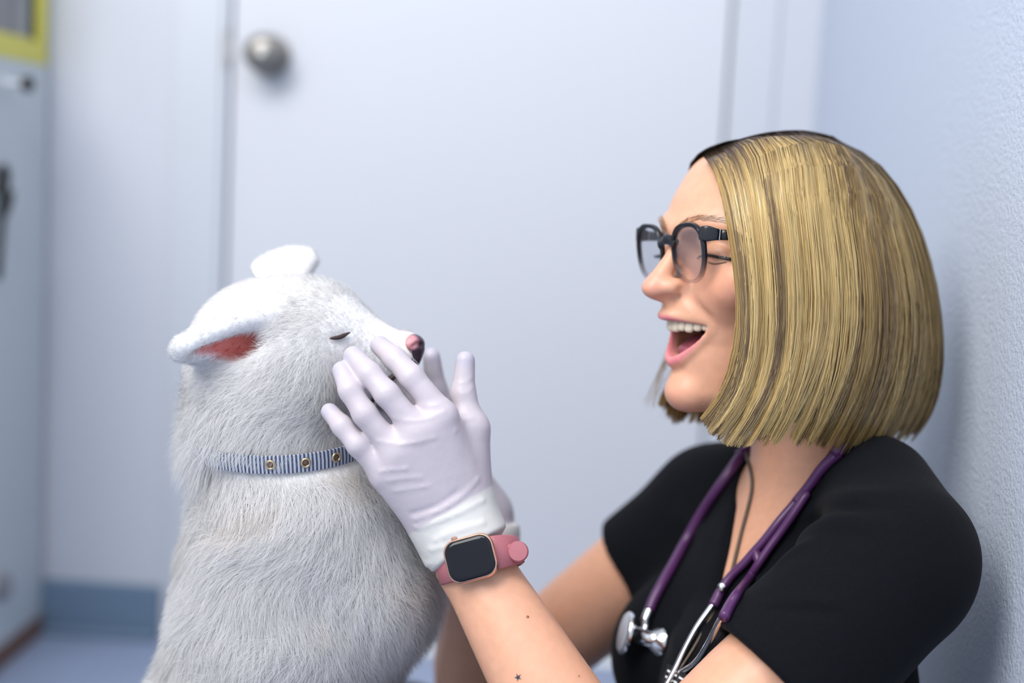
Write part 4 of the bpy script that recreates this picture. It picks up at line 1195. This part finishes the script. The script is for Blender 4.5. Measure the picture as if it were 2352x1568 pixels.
# ------------------------------------------------------------------ the dog
DY = 1.145
D = lambda px, py, y=DY: at(px, py, y)
dfw = nrm(D(960, 790, 1.125) - D(640, 800, 1.15))        # muzzle direction
dup = nrm(V(0, 0.22, 1) - dfw * (V(0, 0.22, 1) @ dfw)); dlf = np.cross(dup, dfw)   # dlf: away from the camera
DR_ = np.stack([dfw, dlf, dup])
EAR_N = [D(592, 748, 1.100), D(515, 764, 1.082), D(417, 800, 1.070)]     # near ear, base to tip
def leaf(p, base, tip, width_dir, w, th, bulge=0.55):
    """ear: flat tapering blade between base and tip"""
    ax = tip - base; L = np.linalg.norm(ax); ax = ax / L
    wd = nrm(width_dir - ax * (width_dir @ ax)); nn = np.cross(ax, wd)
    q = np.stack([(p - base) @ ax, (p - base) @ wd, (p - base) @ nn], 1)
    t = np.clip(q[:, 0] / L, 0, 1)
    ww = w * np.sqrt(np.clip(1 - ((t - 0.30) / 0.72) ** 2, 0.02, 1))
    dx = np.maximum(np.maximum(-q[:, 0], q[:, 0] - L), 0)
    dy = np.maximum(np.abs(q[:, 1]) - ww, 0)
    dz = np.abs(q[:, 2] - 9.0 * (q[:, 1] ** 2) * 0)
    return np.sqrt(dx ** 2 + dy ** 2 + dz ** 2) - th
en_ax = nrm(EAR_N[2] - EAR_N[0])
en_w = nrm(V(0.05, -0.88, 0.42)); en_w = nrm(en_w - en_ax * (en_w @ en_ax)); en_n = np.cross(en_ax, en_w)
if en_n[2] > 0: en_n = -en_n                               # scoop side: down and towards the camera
ef_b, ef_t = D(606, 642, 1.198), D(710, 592, 1.205)
def near_ear(p):
    a = leaf(p, D(632, 742, 1.118), EAR_N[2], en_w, 0.024, 0.0080)
    c = rcone(p, EAR_N[0] + en_n * 0.010 + en_ax * 0.008, EAR_N[2] - en_ax * 0.018 + en_n * 0.010, 0.0105, 0.0085)
    return smax(a, -c, 0.004), c
def dog_parts(p):
    b = lambda x, y, Y=DY: D(x, y, Y)
    sk = ell(p, b(648, 772), (0.066, 0.054, 0.046), DR_)
    hd = smin(sk, ell(p, b(735, 778), (0.040, 0.040, 0.034), DR_), 0.03)
    for s, yy_ in ((1, DY - 0.030), (-1, DY + 0.034)):
        hd = smin(hd, ell(p, b(650, 868, yy_), (0.050, 0.030, 0.040), DR_), 0.03)
    mz = chain(p, [b(760, 815), b(860, 808, DY - 0.004), b(932, 800, DY - 0.008)], [0.030, 0.0205, 0.0140], 0.01)
    mz = smin(mz, chain(p, [b(760, 885), b(850, 858, DY - 0.004), b(918, 836, DY - 0.008)], [0.024, 0.016, 0.010], 0.01), 0.012)
    hd = smin(hd, mz, 0.022)
    nk = chain(p, [b(600, 850), b(628, 960), b(660, 1060), b(690, 1160)], [0.056, 0.062, 0.060, 0.072], 0.02)
    d = smin(hd, nk, 0.03)
    # chest, ribcage, rump
    d = smin(d, ell(p, b(716, 1280), (0.078, 0.080, 0.105)), 0.05)
    d = smin(d, ell(p, b(868, 1345, DY - 0.012), (0.043, 0.062, 0.046)), 0.04)
    d = smin(d, chain(p, [b(710, 1230), b(665, 1420), b(595, 1640)], [0.074, 0.080, 0.088], 0.03), 0.04)
    rump = b(560, 1780, DY); rump[2] = 0.115
    d = smin(d, ell(p, rump, (0.135, 0.120, 0.112)), 0.06)
    for s in (-1, 1):
        # forelegs, haunches, paws
        sh = b(690, 1480, DY + s * 0.045); el = sh + V(0.0, 0, -0.10); ft = V(sh[0] + 0.03, sh[1], 0.022)
        d = smin(d, chain(p, [sh, el, V(ft[0] - 0.01, ft[1], 0.05), ft], [0.044, 0.032, 0.022, 0.022], 0.02), 0.03)
        d = smin(d, ell(p, ft + V(0.02, 0, 0), (0.036, 0.024, 0.020)), 0.015)
        hq = V(rump[0] + 0.030, rump[1] + s * 0.090, 0.115)
        d = smin(d, ell(p, hq, (0.100, 0.055, 0.110)), 0.05)
        d = smin(d, rcone(p, V(hq[0] - 0.02, hq[1] + s * 0.01, 0.022), V(hq[0] + 0.11, hq[1] + s * 0.015, 0.020), 0.024, 0.019), 0.02)
    tb = V(rump[0] - 0.12, rump[1], 0.08)
    d = smin(d, chain(p, [tb, tb + V(-0.07, -0.03, -0.03), tb + V(-0.12, -0.10, -0.045), tb + V(-0.10, -0.17, -0.045)], [0.035, 0.034, 0.03, 0.018], 0.02), 0.03)
    return d
def dog_sdf(p):
    d = dog_parts(p)
    e, c = near_ear(p)
    d = smin(d, e, 0.012)
    d = smax(d, -rcone(p, EAR_N[0] + en_n * 0.012, EAR_N[0] + en_ax * 0.05 + en_n * 0.012, 0.010, 0.009), 0.004)
    d = smin(d, leaf(p, ef_b, ef_t, V(-0.45, 0.2, 0.85), 0.0125, 0.0065), 0.012)
    # eye groove, mouth line, nostril end
    d = smax(d, -rcone(p, EYE_D[0], EYE_D[2], 0.0016, 0.0014), 0.003)
    return d
def surf(px, py): return march(dog_parts, px, py)
EYE_D = [surf(*q) for q in ((757, 777), (780, 774), (804, 763))]
rump_z = D(560, 1780, DY)
dv, dq = sdf_surface(dog_sdf, axis((rump_z[0] - 0.30, -0.165, 0.0030), (-0.165, -0.08, 0.0018), (-0.08, 0.05, 0.003)), axis((0.94, 1.40, 0.0028)),
                     axis((-0.01, 0.40, 0.0034), (0.40, 0.71, 0.0022)))
dv = relax(dv, dq, 1, 0.4); dv[:, 2] = np.maximum(dv[:, 2], 0.001)
dog = thing('puppy', None, 'fluffy white puppy with pink-lined ears, eyes closed, its face held in gloved hands', 'dog')
WHITE = np.array(lin(250, 249, 249))
def dog_colour(p):
    c = np.tile(WHITE, (len(p), 1))
    e, sc = near_ear(p)
    pk = np.clip(1 - sc / 0.0035, 0, 1)[:, None] * (rcone(p, EAR_N[0], EAR_N[2], 0.03, 0.03) < 0)[:, None]
    c = c * (1 - pk) + np.array(lin(226, 128, 116)) * pk
    mz = np.clip(1 - rcone(p, D(925, 800, DY - 0.008), D(952, 803, DY - 0.01), 0.010, 0.014) / 0.008, 0, 1)[:, None]
    c = c * (1 - 0.35 * mz) + np.array(lin(214, 170, 170)) * 0.35 * mz
    return c
dcol = dog_colour(dv)
dbody = mesh_obj('body', dv, dq, MAT['dogskin'], dog, True, {'Col': ('FLOAT_COLOR', np.concatenate([dcol, np.ones((len(dv), 1))], 1))})
# nose pad
NC = D(948, 795, DY - 0.010)
def nose_sdf(p):
    q = (p - NC) @ DR_.T
    d = ell(q, (0.0005, 0, 0.0005), (0.0095, 0.0125, 0.0095))
    d = smin(d, ell(q, (-0.001, 0, -0.009), (0.0080, 0.0070, 0.0090)), 0.006)
    m = q * V(1, 1, 1); m[:, 1] = np.abs(m[:, 1])
    d = smax(d, -chain(m, [V(0.010, 0.0050, 0.0), V(0.0075, 0.0090, 0.001), V(0.003, 0.0125, -0.003)], [0.0026, 0.0022, 0.0014]), 0.0015)
    d = smax(d, -rcone(q, V(0.0105, 0, 0.0), V(0.008, 0, -0.018), 0.0010, 0.0010), 0.0012)
    return d
lo, hi = NC - 0.025, NC + 0.025
nv, nq = sdf_surface(nose_sdf, *[axis((lo[i], hi[i], 0.0009)) for i in range(3)])
qn = (nv - NC) @ DR_.T
pk = np.clip(1 - (np.sqrt(((qn - V(0.001, -0.010, 0.003)) ** 2).sum(1)) - 0.0045) / 0.004, 0, 1)[:, None]
ncol = np.array(lin(58, 42, 56)) * (1 - pk) + np.array(lin(206, 140, 146)) * pk
mesh_obj('nose', nv, nq, MAT['dognose'], dog, True, {'Col': ('FLOAT_COLOR', np.concatenate([ncol, np.ones((len(nv), 1))], 1))})
vw = -ray(780, 770)
ey = crom([q + vw * 0.0022 for q in EYE_D], 14)
MB().tube(ey, [0.0005, 0.001, 0.0013, 0.0015, 0.0016, 0.0017, 0.0018, 0.0019, 0.0019, 0.0018, 0.0015, 0.0012, 0.0009, 0.0005], 8).build('closed_eye', MAT['mouth'], dog)
ml = [surf(*q) for q in ((946, 838), (915, 856), (880, 885), (850, 925), (838, 960), (850, 990))]
MB().tube(crom([q + vw * 0.001 for q in ml if q is not None], 20), 0.0024, 8).build('lip_line', MAT['mouth'], dog)

# ---- collar
def neck_ring(n, y_mid=988):
    """band path around the neck, found on the dog's own neck"""
    c = D(655, y_mid, DY); e1 = nrm(V(1, 0, 0.06)); e2 = nrm(V(0.0, 1, 0.16)); e2 = nrm(e2 - e1 * (e2 @ e1))
    out = []
    for k in range(n):
        a = 2 * math.pi * k / n; dr = e1 * math.cos(a) + e2 * math.sin(a)
        r = 0.03
        for _ in range(60):
            s_ = float(dog_parts((c + dr * r)[None])[0])
            if s_ > 0: break
            r += max(-s_, 0.0005)
        out.append(r)
    R = np.array(out)
    for _ in range(20): R = 0.25 * np.roll(R, 1) + 0.5 * R + 0.25 * np.roll(R, -1)
    A = 2 * math.pi * np.arange(n) / n
    return c, e1, e2, A, R
cc, e1, e2, CA, CR = neck_ring(96)
cup = nrm(np.cross(e1, e2)); cup = cup if cup[2] > 0 else -cup
collar = thing('dog_collar', None, 'navy and white striped dog collar with brass eyelets on the white puppy', 'collar')
def cpt(a, off, h):
    r = np.interp(a % (2 * math.pi), np.append(CA, 2 * math.pi), np.append(CR, CR[0])) + off
    return cc + (e1 * math.cos(a) + e2 * math.sin(a)) * r + cup * h
n = 192; vs, fs, ang = [], [], []
for k in range(n):
    a = 2 * math.pi * k / n
    for off, h in ((0.0065, -0.0072), (0.0085, -0.0072), (0.0092, 0.0), (0.0085, 0.0072), (0.0065, 0.0072)):
        vs.append(cpt(a, off, h)); ang.append(a)
for k in range(n):
    for j in range(5):
        fs.append([k * 5 + j, ((k + 1) % n) * 5 + j, ((k + 1) % n) * 5 + (j + 1) % 5, k * 5 + (j + 1) % 5])
def stripe_mat():
    m = bpy.data.materials.new('striped_webbing'); m.use_nodes = True
    nt = m.node_tree; b = nt.nodes['Principled BSDF']; b.inputs['Roughness'].default_value = 0.8
    a = nt.nodes.new('ShaderNodeAttribute'); a.attribute_name = 'Ang'
    mu = nt.nodes.new('ShaderNodeMath'); mu.operation = 'MULTIPLY'; mu.inputs[1].default_value = 2 * math.pi * 165
    si = nt.nodes.new('ShaderNodeMath'); si.operation = 'SINE'
    nz = nt.nodes.new('ShaderNodeTexNoise'); nz.inputs['Scale'].default_value = 900
    ad = nt.nodes.new('ShaderNodeMath'); ad.operation = 'ADD'
    cr_ = nt.nodes.new('ShaderNodeValToRGB'); cr_.color_ramp.elements[0].position = 0.42; cr_.color_ramp.elements[1].position = 0.58
    cr_.color_ramp.elements[0].color = (*lin(66, 66, 96), 1); cr_.color_ramp.elements[1].color = (*lin(176, 186, 196), 1)
    mr = nt.nodes.new('ShaderNodeMapRange'); mr.inputs['From Min'].default_value = -1; mr.inputs['From Max'].default_value = 2
    nt.links.new(a.outputs['Fac'], mu.inputs[0]); nt.links.new(mu.outputs[0], si.inputs[0]); nt.links.new(si.outputs[0], ad.inputs[0]); nt.links.new(nz.outputs['Fac'], ad.inputs[1])
    nt.links.new(ad.outputs[0], mr.inputs['Value']); nt.links.new(mr.outputs[0], cr_.inputs[0]); nt.links.new(cr_.outputs[0], b.inputs['Base Color'])
    return m
mesh_obj('collar_band', vs, fs, stripe_mat(), collar, True, {'Ang': ('FLOAT', np.array([(a / (2 * math.pi)) for a in ang]))}).data.set_sharp_from_angle(angle=math.radians(50))
def collar_angle(px):
    best = min((abs((CAM @ (cpt(a, 0.009, 0) - EYE))[0] / -(CAM @ (cpt(a, 0.009, 0) - EYE))[2] * F + CX - px), a) for a in np.linspace(math.pi, 2 * math.pi, 400))
    return best[1]
for px in (548, 620, 702, 773):
    if px == 548: continue
    a = collar_angle(px); o = cpt(a, 0.0088, 0.0005); nn = nrm(np.cross(cpt(a + 0.02, 0.009, 0) - cpt(a - 0.02, 0.009, 0), cup)); nn = nn if nn @ -ray(px, 1050) > 0 else -nn
    MB().lathe([(0.0024, -0.0004), (0.0024, 0.0010), (0.0031, 0.0015), (0.0040, 0.0010), (0.0043, -0.0004)], o, nn, 24).build('eyelet', MAT['brass'], collar)
    MB().lathe([(0.0026, -0.0003), (0.0026, 0.0007), (0.0, 0.0008)], o, nn, 16).build('eyelet_hole', MAT['leather'], collar)

# ---- fur: combed strands over the whole body
tri = np.concatenate([dq[:, [0, 1, 2]], dq[:, [0, 2, 3]]])
pa, pb, pc = dv[tri[:, 0]], dv[tri[:, 1]], dv[tri[:, 2]]
cr3 = np.cross(pb - pa, pc - pa); ar = np.linalg.norm(cr3, axis=1) / 2
cen3 = (pa + pb + pc) / 3
wgt = ar * np.where(cen3[:, 2] > 0.27, 1.0, 0.15)
NF = 290000
ti = rng.choice(len(tri), NF, p=wgt / wgt.sum())
u, w_ = rng.uniform(size=NF), rng.uniform(size=NF); fl = u + w_ > 1; u[fl], w_[fl] = 1 - u[fl], 1 - w_[fl]
R0 = pa[ti] + (pb[ti] - pa[ti]) * u[:, None] + (pc[ti] - pa[ti]) * w_[:, None]
_vn = np.zeros(len(dv) * 3, np.float32); dbody.data.vertices.foreach_get('normal', _vn); _vn = _vn.reshape(-1, 3).astype(float)
N0 = nrm(_vn[tri[ti, 0]] * (1 - u - w_)[:, None] + _vn[tri[ti, 1]] * u[:, None] + _vn[tri[ti, 2]] * w_[:, None])
q = (R0 - D(648, 772)) @ DR_.T                              # head coordinates, metres
# length map
ln = np.full(NF, 0.021)
onhead = np.clip(1 - rcone(R0, D(620, 800), D(900, 800, DY - 0.004), 0.062, 0.03) / 0.03, 0, 1)
ln = ln * (1 - onhead) + 0.0065 * onhead
muz = fade(q[:, 0], 0.045, 0.09) * onhead
ln = ln * (1 - muz) + 0.0032 * muz
ck = np.clip(1 - np.abs(q[:, 0] + 0.01) / 0.05, 0, 1) * fade(-q[:, 2], 0.012, 0.05); ln += ck * 0.003
e_, sc_ = near_ear(R0); ear1 = np.clip(1 - e_ / 0.004, 0, 1) * (rcone(R0, EAR_N[0], EAR_N[2], 0.034, 0.03) < 0)
ear2 = np.clip(1 - leaf(R0, ef_b, ef_t, V(-0.45, 0.2, 0.85), 0.0125, 0.0065) / 0.004, 0, 1)
ears = np.maximum(ear1, ear2); ln = ln * (1 - ears) + 0.0042 * ears
cd = np.abs((R0 - cc) @ cup); rr = np.linalg.norm((R0 - cc) - ((R0 - cc) @ cup)[:, None] * cup, axis=1)
onc = (rr < 0.105) & (cd < 0.03) & ((R0 - cc) @ e1 > -0.046)
clen = np.where(onc, fade(cd, 0.006, 0.022), 1.0); ln *= 0.22 + 0.78 * clen
ln *= np.where(((R0 - cc) @ e1 < -0.03) & ((R0 - cc) @ cup > 0) & ((R0 - cc) @ cup < 0.045), 1.35, 1.0)
legs = R0[:, 2] < 0.20; ln[legs] *= 0.6
gd = np.minimum(hand_sdf(R0, LH), hand_sdf(R0, RH)); 
ln *= np.clip((gd + 0.001) / 0.012, 0.0, 1.0) * 0.8 + 0.2
ln *= rng.uniform(0.65, 1.15, NF)
# comb direction
comb = np.tile(V(-0.25, -0.05, -1.0), (NF, 1))
back = -dfw - dup * 0.25
hw_ = np.clip(onhead, 0, 1)[:, None]
comb = comb * (1 - hw_) + back * hw_
earw = ear1[:, None]; comb = comb * (1 - earw) + en_ax * earw
earw = ear2[:, None]; comb = comb * (1 - earw) + nrm(ef_t - ef_b) * earw
def vnoise(p, sc, seed):
    r_ = np.random.default_rng(seed); out = np.zeros((len(p), 3))
    for _ in range(6):
        k = r_.normal(0, sc, 3); ph = r_.uniform(0, 6.28); out += np.sin(p @ k + ph)[:, None] * r_.normal(0, 1, 3)
    return out / 2.4
comb = nrm(comb) + vnoise(R0, 40, 1) * 0.45 * (1 - hw_ * 0.6) + vnoise(R0, 130, 2) * 0.50 * (1 - hw_ * 0.5) + rng.normal(0, 0.38, (NF, 3))
comb = nrm(comb - N0 * (comb * N0).sum(1, keepdims=True))
lift = (0.62 - 0.2 * muz - 0.15 * ears)[:, None]
SF = 3; tq_ = np.linspace(0, 1, SF)
d0 = nrm(N0 * lift + comb * 0.75)
P = np.zeros((NF, SF, 3))
for k, t in enumerate(tq_):
    P[:, k] = R0 + (d0 * t + comb * 0.28 * t * t + V(0, 0, -0.16) * t * t * (ln / 0.02)[:, None]) * ln[:, None]
Wf = 0.00050 * np.array([1.0, 0.7, 0.08])[None] * rng.uniform(0.7, 1.2, (NF, 1)) * np.clip(ln / 0.012, 0.6, 1.0)[:, None]
cr_dir = nrm(np.cross(d0, N0) + 1e-6); sdf_ = nrm(cr_dir + N0 * rng.normal(0, 0.6, (NF, 1)))
Nf = nrm(N0[:, None] * 1.0 + cr_dir[:, None] * np.clip(rng.normal(0, 0.16, (NF, 1, 1)), -0.5, 0.5) + V(0, 0, 0.12))
Nf = np.broadcast_to(Nf, (NF, SF, 3))
fc = dog_colour(R0); fc = fc * rng.uniform(0.93, 1.0, (NF, 1))
_st = np.clip(vnoise(R0, 70, 5)[:, 0] - 0.55, 0, 1)[:, None] * fade(-R0[:, 2], -0.62, -0.50)[:, None]     # faint tan streaks in the coat
fc = fc * (1 - _st * V(0.03, 0.06, 0.09))
pinkw = np.clip(1 - sc_ / 0.0035, 0, 1) * (rcone(R0, EAR_N[0], EAR_N[2], 0.03, 0.03) < 0)
keep = (rng.uniform(size=NF) > pinkw * 0.93) & ~((gd < 0.0015))
nd = nose_sdf(R0); keep &= nd > 0.0015
eyd = rcone(R0, EYE_D[0], EYE_D[2], 0, 0); keep &= eyd > 0.0024
FC = np.broadcast_to(fc[:, None], (NF, SF, 3))
k_ = keep
fur = ribbons('fur', P[k_], Wf[k_], Nf[k_], FC[k_], MAT['fur'], dog, np.broadcast_to(sdf_[:, None], (NF, SF, 3))[k_])
tag(fur, kind='stuff')
# whiskers
wh = np.zeros((26, 8, 3)); 
for i in range(26):
    b0 = surf(rng.uniform(905, 945), rng.uniform(800, 832))
    if b0 is None: b0 = D(925, 815, DY - 0.02)
    dr = nrm(dfw * rng.uniform(0.1, 0.8) + V(0, -0.6, -0.6) + rng.normal(0, 0.15, 3)); L_ = rng.uniform(0.008, 0.022)
    for k in range(8): wh[i, k] = b0 + dr * L_ * k / 7 + V(0.1, 0, -0.3) * L_ * (k / 7) ** 2
ribbons('whiskers', wh, np.tile(np.linspace(0.00035, 0.00008, 8), (26, 1)), np.tile(-ray(930, 815), (26, 8, 1)), np.tile(WHITE, (26, 8, 1)), MAT['fur'], dog)

# ------------------------------------------------------------------ cabinet at the left and what is on it
def onside(px, py, off=0.0):
    """point on the cabinet's side seen at a picture point"""
    d = ray(px, py); return EYE + d * (LX + off - EYE[0]) / d[0]
cab_top = onside(60, 142)[2]
cab = thing('tall_cabinet', None, 'pale laminate cabinet beside the white door, its side facing the room', 'cabinet')
CF, CBK = 1.30, BY - 0.016
MB().box((LX - 0.42, CF, 0.03), (LX, CBK, cab_top), 0.002).build('cabinet_body', MAT['cabinet'], cab, smooth=False)
MB().box((LX - 0.40, CF + 0.02, 0.0), (LX - 0.012, CBK - 0.02, 0.03)).build('plinth', MAT['leather'], cab, smooth=False)
MB().box((LX - 0.0005, CF + 0.02, 0.0), (LX + 0.006, CBK - 0.004, 0.030), 0.002).build('plinth_strip', MAT['leather'], cab, smooth=False)
hk = onside(8, 190)
kn = MB().lathe([(0.010, 0.0), (0.010, 0.003), (0.004, 0.005), (0.004, 0.022), (0.005, 0.024), (0.005, 0.027), (0.004, 0.029)], hk, (1, 0, 0), 20).build('knob', MAT['white'], cab, auto=50)
MB().lathe([(0.0105, 0.0285), (0.0115, 0.034), (0.0105, 0.040), (0.005, 0.043)], hk, (1, 0, 0), 20).build('knob_cap', MAT['black'], kn, auto=50)
k2 = onside(2, 1345)
MB().lathe([(0.019, 0.0), (0.021, 0.006), (0.016, 0.011), (0.010, 0.012)], k2, (1, 0, 0), 24).build('bumper', MAT['grey'], cab, auto=50)
# yellow crate on top with upright folders
crate = thing('storage_crate', None, 'yellow open-sided crate standing on the pale cabinet', 'crate')
y0, y1 = 1.62, BY - 0.016
z0, z1 = cab_top, cab_top + 0.26
x0, x1 = LX - 0.30, LX - 0.001
rim_h = onside(60, 86)[2] - z0
yp = onside(94, 40)[1]                           # inner edge of the corner post
MB().box((x0, y0, z0 + 0.0001), (x1 - 0.010, y1, z0 + 0.009)).build('base', MAT['yellow'], crate, smooth=False)
MB().box((x1 - 0.009, y0, z0), (x1, y1, z0 + rim_h), 0.002).build('side_rail', MAT['yellow'], crate, smooth=False)
MB().box((x1 - 0.009, yp, z0 + rim_h), (x1, y1, z1), 0.002).build('corner_post', MAT['yellow'], crate, smooth=False)
MB().box((x1 - 0.009, y0, z0 + rim_h), (x1, y0 + 0.045, z1), 0.002).build('corner_post', MAT['yellow'], crate, smooth=False)
MB().box((x1 - 0.009, y0 + 0.045, z1 - 0.03), (x1, yp, z1), 0.002).build('top_rail', MAT['yellow'], crate, smooth=False)
MB().box((x0, y0, z0 + 0.009), (x0 + 0.006, y1, z1), 0.001).build('back_panel', MAT['yellow'], crate, smooth=False)
MB().box((x0 + 0.006, y1 - 0.006, z0 + 0.009), (x1 - 0.009, y1, z1), 0.001).build('end_panel', MAT['yellow'], crate, smooth=False)
ye_ = y1 - 0.008
for k, (px, mt, lb) in enumerate(((78, 'black', 'black folder at the far end of the yellow crate'), (52, 'silver', 'silver folder next to the black one in the yellow crate'),
                                   (36, 'grey', 'thin grey folder beside the silver one in the yellow crate'), (-40, 'grey', 'wide grey folder at the near end of the yellow crate'))):
    yn = max(onside(px, 30, -0.014)[1], y0 + 0.01)
    f = MB().box((x0 + 0.03, yn + 0.001, z0 + 0.0095), (x1 - 0.013 - 0.004 * (k % 2), ye_, z1 - 0.032 - 0.006 * k), 0.003).build('folder', MAT[mt], None, smooth=False)
    tag(f, lb, 'folder', 'folders in the yellow crate'); ye_ = yn - 0.001
# black cable hanging on the side of the cabinet
cb = thing('cable', None, 'black cable hanging in a loop beside the pale cabinet', 'cable')
cpath = crom([onside(*q, 0.007) for q in ((-3, 640), (2, 560), (9, 480), (17, 420), (14, 385), (4, 395), (-6, 440), (-4, 490), (6, 470), (12, 440))], 60)
cpath[40:, 0] += 0.009
MB().tube(cpath, 0.0046, 10).build('cord', MAT['black'], cb)

# ------------------------------------------------------------------ stand every thing's Empty at its base
for e in [o for o in scene.objects if o.type == 'EMPTY']:
    pts = []
    stack = list(e.children)
    for o in stack: stack.extend(o.children)
    for o in stack:
        if o.type == 'MESH' and len(o.data.vertices):
            a = np.empty(len(o.data.vertices) * 3, np.float32); o.data.vertices.foreach_get('co', a); a = a.reshape(-1, 3)
            pts.append(np.stack([a.min(0), a.max(0)]))
    if not pts: continue
    b = np.concatenate(pts); lo, hi = b.min(0), b.max(0)
    base = Vector(((lo[0] + hi[0]) / 2, (lo[1] + hi[1]) / 2, lo[2]))
    e.location = base
    for o in e.children: o.location = -base
